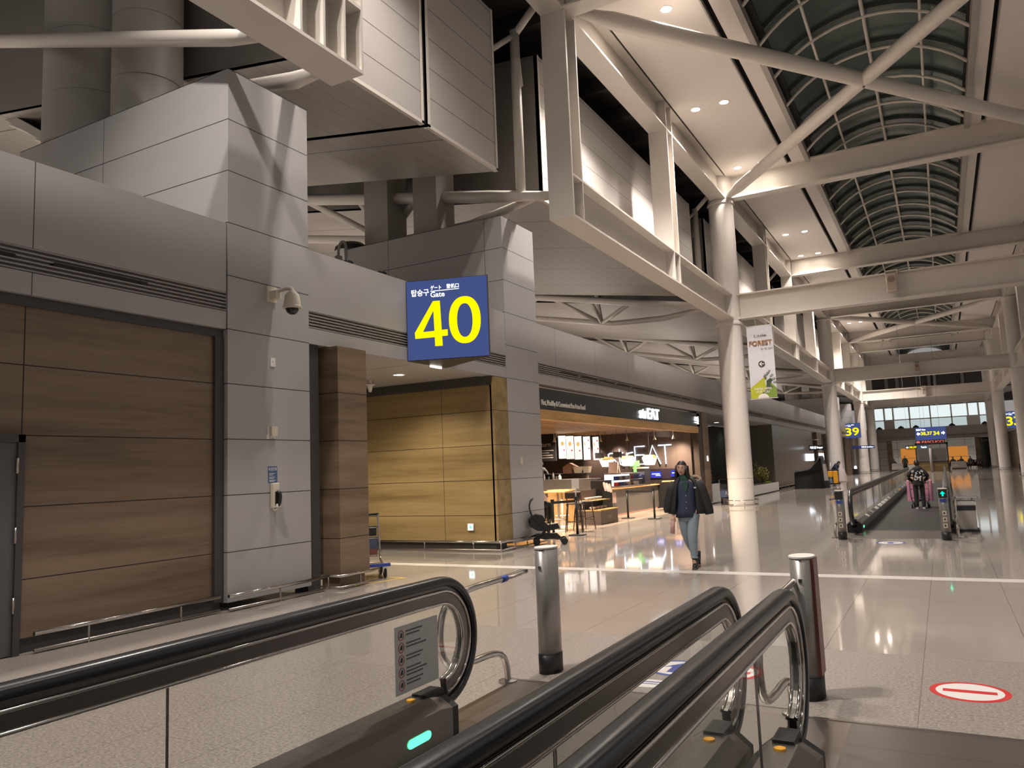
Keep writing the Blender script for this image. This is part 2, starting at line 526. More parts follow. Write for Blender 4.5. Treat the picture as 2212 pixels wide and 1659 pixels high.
# fascia band along the left wall, with its louvre band recessed
fz0, fz1, fz2, fz3 = 3.71, 3.95, 4.22, 5.18
fa = MB()
for a, b in ((fz0, fz1), (fz2, fz3)): fa.box(WX-.3, WX, -6, 7.19, a, b); fa.box(WX-.3, WX, 16.45, HY-1, a, b)
fascia = struct('wall_left', fa, 'fascia', 'long grey panelled fascia band above the wood wall and shops', cat='wall')
MB().box(WX-.3, WX, 8.73, 14.93, fz0, fz1).box(WX-.3, WX, 8.73, 14.93, fz2, fz3).build('entrance_fascia', 'fascia_plain', fascia)
lv = MB()
for y0, y1 in ((-6, 7.19), (8.73, 14.93), (16.45, HY-1)):
    lv.box(WX-.3, WX-.07, y0, y1, fz1, fz2)
    for i in range(6):
        z = fz1 + .012 + i*.048
        lv.box(WX-.08, WX-.008, y0, y1, z, z+.016)
lv.build('louver', 'louver', fascia)
sl = MB()
for y0 in [1.5, 4.85] + [17.75+1.32*i for i in range(9)] + [32.6+1.32*i for i in range(8)] + [47.6+1.32*i for i in range(9)]:
    ln = 1.05 if y0 > 10 else 1.15
    if y0 == 1.5: y0, ln = 3.2, 1.25
    sl.box(WX-.07, WX-.004, y0, y0+ln, 4.075, 4.118)
sl.build('air_slot', 'dark', fascia)

# wood wall with its dark reveal, and the steel door at its near end
ww = MB().box(WX-.35, WX-.1, -6, 7.05, .15, 3.6)
struct('wall_left_wood', ww, 'wood', 'brown wood-panelled wall left of the grey pillar', cat='wall')
rv = MB().box(WX-.3, WX-.07, -6, 7.19, 3.6, 3.71).box(WX-.3, WX-.05, 7.05, 7.19, .12, 3.6).box(WX-.3, WX-.12, -6, 7.19, 0, .15)
struct('trim_2', rv, 'darkframe', 'dark metal reveal framing the brown wood wall', cat='trim')
d = thing('door_1', 'dark grey steel service door at the near end of the wood wall', 'door', (WX-.06, 4.05, 0), kind='structure')
MB().box(-.06, .04, -.62, -.5, 0, 2.23).box(-.06, .04, .5, .57, 0, 2.23).box(-.06, .04, -.62, .57, 2.15, 2.23).build('frame', 'darkframe', d)
MB().box(-.04, .01, -.5, .5, .01, 2.15).build('leaf', plain('door_paint', (.10, .095, .10), .45), d)
for z in (.42, 1.12, 1.83):
    MB().tube([(.03, .5, z), (.03, .5, z+.16)], .014, 8).build('hinge', 'brushed', d)
MB().box(.01, .014, .12, .3, 1.95, 1.98).build('door_plate', 'white', d)

# grey clad pillars with cheeks running back into the lounge
def pillar(yc, label, x1=-13.4, ztop=7.43, mat='panel'):
    return struct('pillar', MB().box(x1, WX+.012, yc-.77, yc+.77, .1, ztop), mat, label, cat='pillar')
pillar(7.97, 'tall grey panelled pillar carrying the round security camera')
pillar(15.67, 'tall grey panelled pillar between the gate 40 entrance and the food shop', -12.9, mat='panel_b')
pillar(79.5, 'far grey panelled pillar behind the second white column')
pillar(91.0, 'farthest grey panelled pillar left of the gate 39 sign', -11)

# entrance to gate 40
so = MB().box(-14, WX-.3, 8.74, 14.9, 3.72, 3.8)
struct('ceiling_entrance', so, panelled('entrance_soffit', (.40, .37, .34), .5, [(1, 2.6, 11.75, .03)]), 'grey soffit over the gate 40 entrance', cat='ceiling')
wb = MB().box(-12.0, -8.36, 14.3, 14.9, .18, 3.52).box(-8.4, WX+.0, 14.3, 14.9, .18, 3.7)
struct('wall_entrance', wb, 'woodx', 'tan wood wall facing the hall beside the gate 40 entrance', cat='wall')
rv = MB().box(-12.2, -8.36, 14.24, 14.8, 3.52, 3.72).box(-12.2, -12.0, 14.2, 14.8, 0, 3.6).box(-12.0, -8.4, 14.36, 14.8, 0, .18).box(-8.62, -8.35, 8.74, 9.0, 0, 3.71)
struct('trim_3', rv, 'darkframe', 'dark metal frame round the tan wood wall', cat='trim')
struct('wall_entrance_grey', MB().box(-14, -12.2, 14.35, 14.8, 0, 3.6), panelled('entrance_grey', (.5, .49, .48), .4, [(2, PH, 0, .012)]), 'narrow pale grey wall strip deep inside the gate 40 entrance', cat='wall')
struct('wall_entrance_wood_pier', MB().box(-8.56, -8.09, 9.15, 9.83, .16, 3.70).box(-8.5, -8.15, 9.2, 9.78, 0, .16), 'woodcol', 'square wood-clad pier just right of the grey pillar', cat='pier')
struct('wall_lounge', MB().box(-26.3, -26, -8, 125, 0, 16), 'ceil', 'pale far wall of the gate lounge beyond the fascia', cat='wall')

# round columns
def column(x, y, label, ring=True, r=.49):
    c = thing('column', label, 'column', (x, y, 0), kind='structure')
    MB().lathe([(r, 0), (r, 1.0), (r-.01, 1.002), (r-.01, 1.026), (r, 1.028), (r, 7.05), (r+.05, 7.08), (r+.05, 7.16), (r, 7.2), (r, 12.0), (r+.05, 12.03), (r+.05, 12.12), (r, 12.15), (r, 13.3)], n=36).build('shaft', 'colpaint', c)
    if ring:
        g = MB()
        g.tube([(1.28*r*math.cos(a), 1.28*r*math.sin(a), .19) for a in [2*PI*i/28 for i in range(28)]], .02, 8, closed=True)
        g.tube([(1.28*r*math.cos(a), 1.28*r*math.sin(a), .02) for a in [2*PI*i/28 for i in range(28)]], .014, 6, closed=True)
        for i in range(6):
            a = 2*PI*i/6 - 1.2
            g.tube([(1.28*r*math.cos(a), 1.28*r*math.sin(a), 0), (1.28*r*math.cos(a), 1.28*r*math.sin(a), .19)], .012, 6)
        g.build('guard_rail', 'chrome', c)
    return c
CY = [31.07, 62.2, 85.6, 99.0]
wl = ['first white round column of the left row, beside the green and white banner',
      'second white round column of the left row, behind the cleaning cart',
      'third white round column of the left row, right of the gate 39 sign',
      'fourth white round column of the left row, at the far end']
wr = ['first white round column of the right row, at the picture edge', 'second white round column of the right row, hiding half the gate 33 sign',
      'third white round column of the right row, left of the gate 33 sign', 'fourth white round column of the right row, at the far end']
for y, a, b in zip(CY, wl, wr):
    column(CX0, y, a); column(CX1, y, b)

# steel frame: H-section beams
ZL0, ZL1, ZU0, ZU1 = 7.27, 8.28, 12.2, 13.2
def hy(mb, x, y0, y1, z0, z1, w=.6):
    mb.box(x-w/2, x+w/2, y0, y1, z0, z0+.05).box(x-w/2, x+w/2, y0, y1, z1-.05, z1).box(x-.03, x+.03, y0, y1, z0+.05, z1-.05)
def hx(mb, x0, x1, y, z0, z1, w=.5):
    mb.box(x0, x1, y-w/2, y+w/2, z0, z0+.05).box(x0, x1, y-w/2, y+w/2, z1-.05, z1).box(x0, x1, y-.03, y+.03, z0+.05, z1-.05)
def post(mb, x, y, w=.6, dpt=.55):
    for yy in (y-dpt/2, y+dpt/2):
        mb.box(x-w/2, x+w/2, yy-.025, yy+.025, ZL1, ZU0)
        mb.box(x-w/2, x+w/2, yy-.02, yy+.02, ZL0+.05, ZL1-.05)
        mb.box(x-w/2, x+w/2, yy-.02, yy+.02, ZU0+.05, ZU1-.05)
    mb.box(x-.03, x+.03, y-dpt/2, y+dpt/2, ZL1, ZU0)
POSTS = [15.78, 23.37, 38.8, 46.5, 54.2, 70., 77.4, 92.5]
for x, lb in ((CX0, 'white steel'), (CX1, 'white steel')):
    side = 'left' if x < 0 else 'right'
    fr = thing('truss_frame', f'long white steel ladder frame running above the {side} column row', 'frame', (x, 15.5, ZL0), kind='structure')
    m = MB(); hy(m, x, 15.5, CY[-1]+.2, ZL0, ZL1); m.build('lower_beam', 'steel', fr, True)
    m = MB(); hy(m, x, -6, CY[-1]+.2, ZU0, ZU1); m.build('upper_beam', 'steel', fr, True)
    MB().box(x-.302, x+.302, 15.455, 15.50, ZL0, ZU0+.02).build('end_plate', 'steel', fr, True)
    for y in POSTS:
        m = MB(); post(m, x, y); m.build('post', 'steel', fr, True)
fr = thing('truss_frame', 'white steel frame end with stiffener fins, overhead at upper left', 'frame', (CX0, 8.25, ZL0), kind='structure')
m = MB(); hy(m, CX0, -6, 8.25, ZL0+.07, ZL1+.07)
for yy in (6.2, 7.02, 7.45, 7.86, 8.23): m.box(CX0-.3, CX0+.3, yy-.02, yy+.02, ZL0+.12, ZL1+.02)
m.build('lower_beam', 'steel', fr, True)
m = MB()
for yy in (7.70, 8.23): m.box(CX0-.3, CX0+.3, yy-.025, yy+.025, ZL1+.07, ZU0)
m.box(CX0-.03, CX0+.03, 7.7, 8.23, ZL1+.07, ZU0); m.build('post', 'steel', fr, True)

UX = [(.27, 'behind the viewer'), (15.65, 'nearest, at the frame end'), (31.07, 'at the first column'), (46.5, 'between the first and second columns'), (62.2, 'at the second column'),
      (77.4, 'between the second and third columns'), (85.6, 'at the third column'), (99., 'at the fourth column')]
for y, w in UX[1:]:
    m = MB(); hx(m, CX0+.3, CX1-.3, y, ZU0, ZU1)
    struct('beam', m, 'steel', f'upper white steel cross-beam {w}', cat='beam')
for y, w in zip(CY, ('first', 'second', 'third', 'fourth')):
    m = MB(); hx(m, CX0+.3, CX1-.3, y, ZL0, ZL1)
    struct('beam', m, 'steel', f'lower white steel cross-beam joining the {w} pair of columns', cat='beam')
def brace(y0, y1, lab, z=12.3, r=.21):
    t = thing('cross_brace', lab, 'brace', ((CX0+CX1)/2, (y0+y1)/2, z), kind='structure')
    for a, b in ((y0, y1), (y1, y0)):
        p, q = Vector((CX0+.4, a, z)), Vector((CX1-.4, b, z))
        u = (q-p).normalized()
        MB().tube([p, p+u*.25, p+u*1.0, q-u*1.0, q-u*.25, q], [.09, .12, r, r, .12, .09], 18).build('brace_pipe', 'steel', t, True)
brace(15.9, 30.8, 'large white pipe cross bracing under the near skylight')
brace(62.5, 77.1, 'far white pipe cross bracing under the skylight')

# hall ceiling: panels, slots, strips, skylight
bays = [(-6, .0), (.55, 15.35), (15.95, 30.77), (31.37, 46.2), (46.8, 61.9), (62.5, 77.1), (77.7, 85.3), (85.9, 98.7), (99.3, HY)]
pn, st, sk, cb = MB(), MB(), MB(), MB()
for a, b in bays:
    for x0, x1 in ((-6.66, -4.32), (2.34, 4.58)): pn.box(x0, x1, a, b, 13.12, 13.2)
    for x0, x1 in ((-4.12, -3.62), (1.82, 2.18)): st.box(x0, x1, a, b, 13.12, 13.2)
    for x0, x1 in ((-4.32, -4.28), (2.30, 2.34)): cb.box(x0, x1, a, b, 13.10, 13.24)
    for x0, x1 in ((-3.62, -3.46), (1.66, 1.82)): cb.box(x0, x1, a, b, 12.99, 13.3)
ce = struct('ceiling', pn, 'ceil', 'white ceiling panels flanking the skylight', cat='ceiling')
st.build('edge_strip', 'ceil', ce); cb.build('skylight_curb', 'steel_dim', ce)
struct('ceiling_lining', MB().box(-7.4, -3.3, -6, HY, 13.42, 13.5).box(1.6, 5.4, -6, HY, 13.42, 13.5), 'dark', 'black lining seen through the ceiling slots', cat='ceiling')
sky = thing('window_1', 'arched glass skylight over the concourse, dark at night', 'skylight', (-.9, 15, 13.1), kind='structure')
SR, SZ, SXC = 3.47, 13.1-2.32, -.9
AH = math.degrees(math.asin(2.56/SR))
def vault(r, a0=90-AH, a1=90+AH, n=14): return [(SXC+r*math.cos(R(a0+(a1-a0)*i/n)), SZ+r*math.sin(R(a0+(a1-a0)*i/n))) for i in range(n+1)]
g = MB(); pr = vault(SR+.32)
vs = [(x, y, z) for y in (-6, HY) for x, z in pr]; k = len(pr)
g.add(vs, [(i, i+1, k+i+1, k+i) for i in range(k-1)], 0, True)
g.build('pane', 'skyglass', sky, True)
y = 2.0
while y < 84:
    MB().tube([(x, y, z) for x, z in vault(SR)], .055, 8).build('rib', 'steel', sky, True)
    b = MB(); pts = [(x, y+.05, z) for x, z in vault(SR+.27)]
    b.sweep(pts, [(-.05, -.035), (.05, -.035), (.05, .035), (-.05, .035)], smooth=False, up=(0, 1, 0)); b.build('glazing_bar', 'skybar', sky, True)
    y += 2.15
for an in (90, 90+24, 90-24):
    x, z = SXC+(SR+.03)*math.cos(R(an)), SZ+(SR+.03)*math.sin(R(an))
    MB().tube([(x, -6, z), (x, 86, z)], .055 if an == 90 else .045, 8).build('purlin', 'steel', sky, True)

# roof boxes over the gate lounges, with raking plank soffits
BX = -8.1
def zs(x): return 8.29 - .157*(x-BX)
def roof_box(y0, y1, label, xs=BX, x2=-26., sgn=1):
    t = thing('roof_box', label, 'roof box', (xs, (y0+y1)/2, 8.3), kind='structure')
    def q(x): return xs + sgn*(x-BX)
    m = MB(); m.box(*sorted((q(BX), q(BX-.2))), y0+.06, y1-.06, 8.33, 12.1); m.build('side_cladding', 'boxside', t, True)
    m = MB()
    xa, xb = BX, x2
    P = [(q(xa), y0, 8.29), (q(xb), y0, zs(xb)), (q(xb), y1, zs(xb)), (q(xa), y1, 8.29)]
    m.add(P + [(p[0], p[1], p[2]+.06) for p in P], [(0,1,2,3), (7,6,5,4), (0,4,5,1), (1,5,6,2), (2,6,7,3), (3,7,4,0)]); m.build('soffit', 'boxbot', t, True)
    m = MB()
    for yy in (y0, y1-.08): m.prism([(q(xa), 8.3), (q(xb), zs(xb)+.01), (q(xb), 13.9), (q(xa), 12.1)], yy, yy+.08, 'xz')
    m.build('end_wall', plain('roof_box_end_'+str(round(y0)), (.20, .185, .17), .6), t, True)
    m = MB()
    for yy in (y0, y1-.07): m.box(*sorted((q(BX+.015), q(BX-.1))), yy, yy+.07, 8.29, 12.1)
    m.box(*sorted((q(BX+.015), q(BX-.06))), y0, y1, 8.28, 8.35).build('edge_trim', 'steel', t, True)
    return t
t = roof_box(8.75, 11.68, 'near half of the plank-clad roof box overhead, beside the finned frame end')
t = roof_box(11.82, 14.5, 'far half of the plank-clad roof box overhead, left of the pipe gap')
struct('trim_4', MB().prism([(BX-.05, 8.36), (-26, zs(-26)+.07), (-26, 12.1), (BX-.05, 12.1)], 11.66, 11.84, 'xz'), 'dark', 'recessed dark joint between the two near roof box halves', cat='trim')
lbs = ['plank-clad roof box behind the first ladder frame bay', 'plank-clad roof box beyond the first column', 'plank-clad roof box before the second column', 'plank-clad roof box beyond the second column', 'plank-clad roof box before the third column', 'farthest plank-clad roof box of the left side']
for (a, b), lb in zip(((16.75, 30.2), (32.4, 45.5), (47.6, 61.1), (63.3, 76.4), (78.6, 91.8), (94, HY)), lbs):
    roof_box(a, b, lb)
    if a > 30: roof_box(a, b, lb.replace('plank-clad', 'right-hand plank-clad').replace('left side', 'right side'), 6.0, -14., -1)
struct('ceiling_roof', MB().box(-26, -7.36, -6, HY, 14.0, 14.1).box(5.3, 14, -6, HY, 14.0, 14.1), 'rafter', 'dark roof void above the roof boxes', cat='ceiling')
rf = MB()
for y in [k*2.2 for k in range(0, 48)]: rf.box(-12, -7.5, y, y+.25, 13.5, 14.0)
struct('ceiling_rafters', rf, 'rafter', 'dark rafters in the roof void above the roof boxes', cat='ceiling')

# pipe trusses in the gaps between the roof boxes
def pipe_truss(y, label, r=.15, hanger=True):
    t = thing('pipe_truss', label, 'truss', (BX, y, 8.), kind='structure')
    def zc(x): return 7.95 + .195*(-7.5-x)
    MB().tube([(-7.35, y, zc(-7.35)), (-9, y, zc(-9)), (-25.5, y, zc(-25.5))], [.10, r, r], 14).build('bottom_chord', 'steel', t, True)
    MB().tube([(-7.9, y+.1, zc(-7.9)-.03), (-10, y+.75, zc(-10)-.5), (-12.5, y+1.2, zc(-12.5)-.83), (-25.5, y+1.2, zc(-25.5)-.85)], [.09, r*.8, r*.8, r*.8], 12).build('lower_chord', 'steel', t, True)
    MB().tube([(-9, y, zc(-9)+2.3), (-25.5, y, zc(-25.5)+2.1)], r, 12).build('top_chord', 'steel', t, True)
    for x in (-13.05, -17.5, -22):
        n0 = (x, y+1.2, zc(x)-.85)
        for dx, dy, dz in ((-1.9, -1.2, .85+.37), (1.9, -1.2, .85-.37), (0, -1.2, .85), (-.2, -.6, 3.0)):
            MB().tube([n0, (x+dx, y+1.2+dy, zc(x)-.85+dz)], r*.62, 10).build('web_member', 'steel', t, True)
    if hanger:
        MB().tube([(-8.15, y, zc(-8.15)), (-8.15, y, 12.2)], .12, 14).build('hanger', 'steel', t, True)
        for dy in (-.9, .9): MB().tube([(-8.15, y, 12.1), (-8.5, y+dy*1.0, 11.3)], .07, 8).build('strut', 'steel', t, True)
        MB().tube([(-8.15, y, 12.1), (-7.3, y, 12.9)], .09, 8).build('strut', 'steel', t, True)
    return t
t = thing('pipe_truss', 'pale round pipes meeting the finned frame end above the near pillar', 'truss', (-7.5, 7, 7.5), kind='structure')
MB().tube([(-7.3, 6.95, 7.46), (-8.0, 6.95, 7.66), (-22.0, 6.95, 12.0)], [.07, .115, .115], 14).build('upper_pipe', 'steel', t, True)
MB().tube([(-7.4, 8.2, 7.6), (-8.2, 8.4, 7.75), (-11.4, 8.9, 8.55)], [.08, .13, .13], 14).build('lower_pipe', 'steel', t, True)
MB().tube([(-15.6, 9.5, 9.75), (-24, 9.5, 10.6)], .13, 12).build('rear_pipe', 'steel_dim', t, True)
pipe_truss(15.67, 'pale pipe truss in the roof gap behind the gate 40 sign')
pipe_truss(31.3, 'pale pipe truss in the roof gap behind the first column')
pipe_truss(46.55, 'pale pipe truss in the roof gap behind the banner')
pipe_truss(62.2, 'pale pipe truss in the roof gap behind the second column')
pipe_truss(77.5, 'far pale pipe truss in the roof gap before the third column')

# stacks and shafts standing on the pillars
def shaft(x, y, r, label, z0=7.43):
    c = thing('shaft', label, 'shaft', (x, y, z0), kind='structure')
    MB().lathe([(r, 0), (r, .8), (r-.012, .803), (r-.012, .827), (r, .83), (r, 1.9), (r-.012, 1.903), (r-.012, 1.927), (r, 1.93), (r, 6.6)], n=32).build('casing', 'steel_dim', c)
shaft(-12.5, 7.97, .82, 'thick round grey shaft rising from the near pillar top, leftmost')
shaft(-11.1, 7.97, .55, 'thinner round grey shaft rising from the near pillar top')
for x0, x1, lb in ((-12.55, -11.8, 'square grey shaft on the second pillar, nearer the camera pole'), (-11.0, -10.3, 'square grey shaft on the second pillar, nearer the hall')):
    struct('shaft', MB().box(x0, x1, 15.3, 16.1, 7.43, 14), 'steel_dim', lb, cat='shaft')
shaft(-12.3, 79.5, .8, 'far round grey shaft above the third pillar, left one')
shaft(-10.2, 79.5, .6, 'far round grey shaft above the third pillar, right one')

# catwalk glimpsed high in the roof void at upper left
cw = thing('catwalk', 'steel maintenance catwalk with railing in the roof void at upper left', 'catwalk', (-16.7, 9.0, 10.2), kind='structure')
def cz(x): return -.02-.585*x
for dz in (0, -.42): MB().tube([(-2.6, 0, cz(-2.6)+.9+dz), (1.9, 0, cz(1.9)+.9+dz)], .028, 6).build('railing', 'black', cw)
for k in range(5):
    x = -2.4+4.2*k/4
    MB().tube([(x, 0, cz(x)-.6), (x, 0, cz(x)+.9)], .024, 6).build('railing_post', 'black', cw)
m = MB()
for y0, y1 in ((-.04, .04), (.9, .98)): m.prism([(-2.8, cz(-2.8)-.8), (2.0, cz(2.0)-.8), (2.0, cz(2.0)-.6), (-2.8, cz(-2.8)-.6)], y0, y1, 'xz')
m.build('side_beam', 'steel_dim', cw)
m = MB(); m.prism([(-2.8, cz(-2.8)-.74), (2.0, cz(2.0)-.74), (2.0, cz(2.0)-.70), (-2.8, cz(-2.8)-.70)], .04, .9, 'xz'); m.build('walkway_deck', 'rafter', cw)
m = MB()
for k in range(5):
    x = -2.4+1.0*k; m.tube([(x, -.05, cz(x)-.85), (x+.5, .95, cz(x+.5)-.85)], .03, 6)
m.build('bracing', 'steel', cw)

# kick rails along the foot of the walls
def kick_rail(pts, label, posts=True, z=.2):
    t = thing('kick_rail', label, 'rail', (*pts[0], 0))
    MB().tube([(x, y, z) for x, y in pts], .024, 8).build('rail_tube', 'chrome', t, True)
    MB().tube([(x, y, .035) for x, y in pts], .016, 6).build('floor_tube', 'brushed', t, True)
    ds = 0
    for (xa, ya), (xb, yb) in zip(pts, pts[1:]):
        L = math.hypot(xb-xa, yb-ya); k = max(1, round(L/1.25))
        for i in range(k):
            f = (i+.5)/k
            x, y = xa+(xb-xa)*f, ya+(yb-ya)*f
            MB().tube([(x, y, 0), (x, y, z)], .014, 6).build('stub_post', 'brushed', t, True)
KX = WX + .10
kick_rail([(KX-.05, 4.72), (KX-.05, 7.05)], 'steel kick rail along the foot of the brown wood wall')
kick_rail([(KX+.03, 7.12), (KX+.03, 8.9)], 'steel kick rail along the foot of the camera pillar')
kick_rail([(-8.5, 9.06), (-8.0, 9.06), (-8.0, 9.93)], 'steel kick rail wrapping the square wood pier')
kick_rail([(-12, 14.16), (-8.22, 14.16), (-8.16, 14.2), (-8.16, 16.4)], 'steel kick rail along the tan wood wall and round its corner')
kick_rail([(KX, 45.7), (KX, 60.8)], 'steel kick rail along the bronze wall past the planter')
# ------------------------------------------------------------------ moving walkways
HR = [(-.026,-.036),(-.042,-.031),(-.047,-.018),(-.046,.0),(-.037,.017),(-.018,.025),(.018,.025),(.037,.017),(.046,.0),(.047,-.018),(.042,-.031),(.026,-.036)]
GD = [(-.016,-.150),(.016,-.150),(.022,-.142),(.024,-.070),(.018,-.064),(.018,-.03),(-.018,-.03),(-.018,-.064),(-.024,-.070),(-.022,-.142)]
def bead(a, b, r): return [(a+r*math.cos(2*PI*i/8), b+r*math.sin(2*PI*i/8)) for i in range(8)]
def rail_path(x, L, end=True):
    p = [(x, -L, .95), (x, -2.0, .95), (x, -1.0, .95), (x, -.6, .95)]
    p += [(x, a, b) for _, a, b in arc((-.45, .56), .39, 90, -92, 20)]
    p += [(x, -.54, .172), (x, -.62, .175)]
    return p
def walkway(name_label, loc, rz, xl, xr, L, joints, leds, group=None, plate=(-1.25, .78), double=True):
    t = thing('moving_walkway', name_label, 'moving walkway', loc, rz, group)
    for x, s in ((xl, 1), (xr, -1)):
        b = bpy.data.objects.new('balustrade', None); COL.objects.link(b); b.parent = t
        MB().sweep(rail_path(x, L), HR).build('handrail', 'rubber', b)
        MB().sweep(rail_path(x, L)[:-3], GD, smooth=False).build('handrail_guide', 'darksteel', b)
        g = MB()
        for sx in (-1, 1):
            g.sweep(rail_path(x, L)[:-3], bead(sx*.026, -.066, .010)); g.sweep(rail_path(x, L)[:-3], bead(sx*.020, -.146, .011))
        g.build('trim_bead', 'chrome', b)
        edges = [-L] + joints + [None]
        for a, e in zip(edges, edges[1:]):
            if e is None:
                poly = [(a+.003, .27), (a+.003, .80)] + [(p, q) for _, p, q in arc((-.45, .56), .237, 90, -85, 12)] + [(-.5, .27)]
            else:
                poly = [(a+.003, .27), (a+.003, .80), (e-.003, .80), (e-.003, .27)]
            MB().prism(poly, x-.005, x+.005).build('glass_panel', 'glass', b)
        for e in joints: MB().box(x-.0055, x+.0055, e-.003, e+.003, .27, .80).build('joint_seal', 'darksteel', b)
        m = MB()
        pf = [(x-.15*s, 0), (x-.15*s, .2), (x-.07*s, .275), (x+.07*s, .275), (x+.16*s, .215), (x+.16*s, 0)]
        m.prism(pf, -L, -.68, 'xz')
        pe = [(x-.15*s, 0), (x-.15*s, .185), (x-.07*s, .25), (x+.07*s, .25), (x+.16*s, .195), (x+.16*s, 0)]
        k = len(pf)
        m.add([(a, -.68, z) for a, z in pf] + [(a, -.56, z) for a, z in pe], [(i, (i+1) % k, k+(i+1) % k, k+i) for i in range(k)])
        m.build('deck', 'decksteel', b)
        m = MB(); m.prism([(a*1.0, z) for a, z in pe], -.562, -.50, 'xz'); m.box(x-.052, x+.052, -.70, -.50, .12, .29)
        m.build('deck_end_cap', 'black', b)
        MB().lathe([(.03, .0), (.028, .008), (.001, .01)], (x, -.78, .275), 12).build('inlet_button', 'yellow', b)
        if leds and leds[0 if s > 0 else 1]:
            col = leds[0 if s > 0 else 1]
            y0 = -.92; zc = .11; xx = x+.161*s
            po = [(y0+.085+.03*math.cos(R(a)), zc+.026*math.sin(R(a))) for a in range(-90, 91, 30)] + [(y0-.085+.03*math.cos(R(a)), zc+.026*math.sin(R(a))) for a in range(90, 271, 30)]
            MB().prism(po, xx-.002, xx+.004).build('indicator_light', col, b)
    a, c = sorted((xl+.16, xr-.16))
    MB().box(a, c, plate[0], plate[1], 0, .006).build('floor_plate', 'plate', t)
    MB().box(xl-.15, xr+.15, plate[1], plate[1]+.03, 0, .009).box(xl-.15, a, -.5, plate[1], 0, .0055).box(c, xr+.15, -.5, plate[1], 0, .0055).build('plate_edge', 'brushed', t)
    cm = MB()
    n = 60
    for i in range(n):
        x = a+.02+(c-a-.04)*i/n
        cm.box(x, x+.008, plate[0]-.16, plate[0], .004, .010)
    cm.box(a, c, plate[0]-.05, plate[0], .004, .009).build('comb_teeth', 'brushed', t)
    MB().box(a, c, -L, plate[0]-.04, .001, .004).build('pallet_belt', 'belt', t)
    return t
NY = 4.78
M['e_red'] = emit('red_led', (1., .04, .05), 1.6)
walkway('left near moving walkway with the safety notice on its glass', (0, NY, 0), 0, -2.99, -1.15, 10, [-2.50], ('e_green', None), 'moving walkways')
walkway('near moving walkway the viewer stands on, its handrail running up the picture centre', (0, NY, 0), 0, -.81, 1.03, 10, [-1.18], (None, None), 'moving walkways', plate=(-1.25, .64))
fw_ = walkway('far moving walkway that the boy with the trolley rides', (-.93, 18.35, 0), PI, -.93, .93, 33, [-1.6-2.4*i for i in range(1, 13)][::-1], (None, 'e_green'), 'moving walkways', plate=(-1.0, .75))
# signs stuck along the inner deck of the far walkway
for k, (y, ln) in enumerate(((20.9, .35), (22.3, .5), (23.9, .7), (25.3, 1.1), (26.7, 1.1), (28.1, 1.1), (29.6, .8), (32, .6), (33.8, .6), (36.8, 1.3), (39.8, .7), (41.8, .9), (44.3, 1.2))):
    mt = 'yellow' if k == 9 else ('louver' if k in (1, 7, 8) else 'white')
    o = MB().obox((0, 0, 0), (.095, ln, .006)).build('deck_sticker', mt)
    o.location = (-1.745, y, .249); o.rotation_euler = (0, R(33), 0)
    tag(o, ('yellow' if k == 9 else 'pale') + f' sticker on the deck of the far walkway, number {k+1} from its near end', 'sticker', 'stickers along the far walkway deck')

# ------------------------------------------------------------------ bollards and guard rails
def bollard(loc, label, rz=0, panel=None, far=None, h=.93):
    t = thing('bollard', label, 'bollard', loc, rz, 'bollards at the walkway ends')
    def ov(s): return [(.085*s*math.cos(a), .135*s*math.sin(a)) for a in [2*PI*i/24 for i in range(24)]]
    m = MB(); m.prism(ov(1.0), .14, h, 'xy', smooth=True); m.build('post', M['bollard'], t)
    MB().prism(ov(1.04), 0, .15, 'xy', smooth=True).build('base', 'black', t)
    m = MB(); m.prism(ov(1.03), h, h+.012, 'xy'); m.build('cap', 'white', t)
    MB().box(-.012, .012, -.139, -.132, h-.16, h-.136).build('screw', 'darksteel', t)
    if panel: MB().box(.06, .088, -.085, .10, .16, h-.005).build('side_glow_paint', panel, t)
    if far:
        MB().box(-.075, .075, -.14, -.12, h-.17, h-.01).build('display', 'black', t)
        MB().box(-.06, .06, -.141, -.125, h-.25, h-.19).build('blue_label', 'blue', t)
        m = MB()
        for z in (.30, .42, .54, .66):
            m.lathe([(.022, 0), (.022, .002)], (0, 0, 0), 10)
        ms = MB(); 
        for z in (.28, .40, .52): ms.box(-.035, .035, -.139, -.128, z-.04, z+.04)
        ms.build('pictogram_plate', 'cream', t)
        mk = MB()
        for z in (.28, .40, .52): mk.box(-.01, .012, -.1405, -.13, z-.022, z+.022).box(-.02, .0, -.1405, -.13, z-.012, z+.006)
        mk.build('pictogram', 'ink', t)
        if far == 'go':
            m = MB(); zc = h-.09
            m.prism([(-.014, zc-.045), (.014, zc-.045), (.014, zc), (.045, zc), (0, zc+.05), (-.045, zc), (-.014, zc)], -.143, -.139, 'xz')
            m.build('arrow_light', 'e_teal', t)
    return t
M['bollard'] = plain('grey_metallic_bollard', (.30, .285, .27), .38, .55, noise=.04)
M['redglow'] = plain('painted_red_glow', (.17, .05, .045), .4)  # glow of a red indicator, put into the colour of a thin plate
bollard((-2.99, 5.93, 0), 'grey bollard left of the near walkway plate, steel rail at its side', h=1.0)
bollard((-.95, 5.93, 0), 'grey bollard with a red glow painted on its side, behind the near handrail', panel='redglow', h=.96)
bollard((-1.95, 17.4, 0), 'slim bollard with a dark display, left of the far walkway', far='off', h=.98)
bollard((-.08, 17.4, 0), 'slim bollard with a lit green arrow, right of the far walkway', far='go', h=.98)

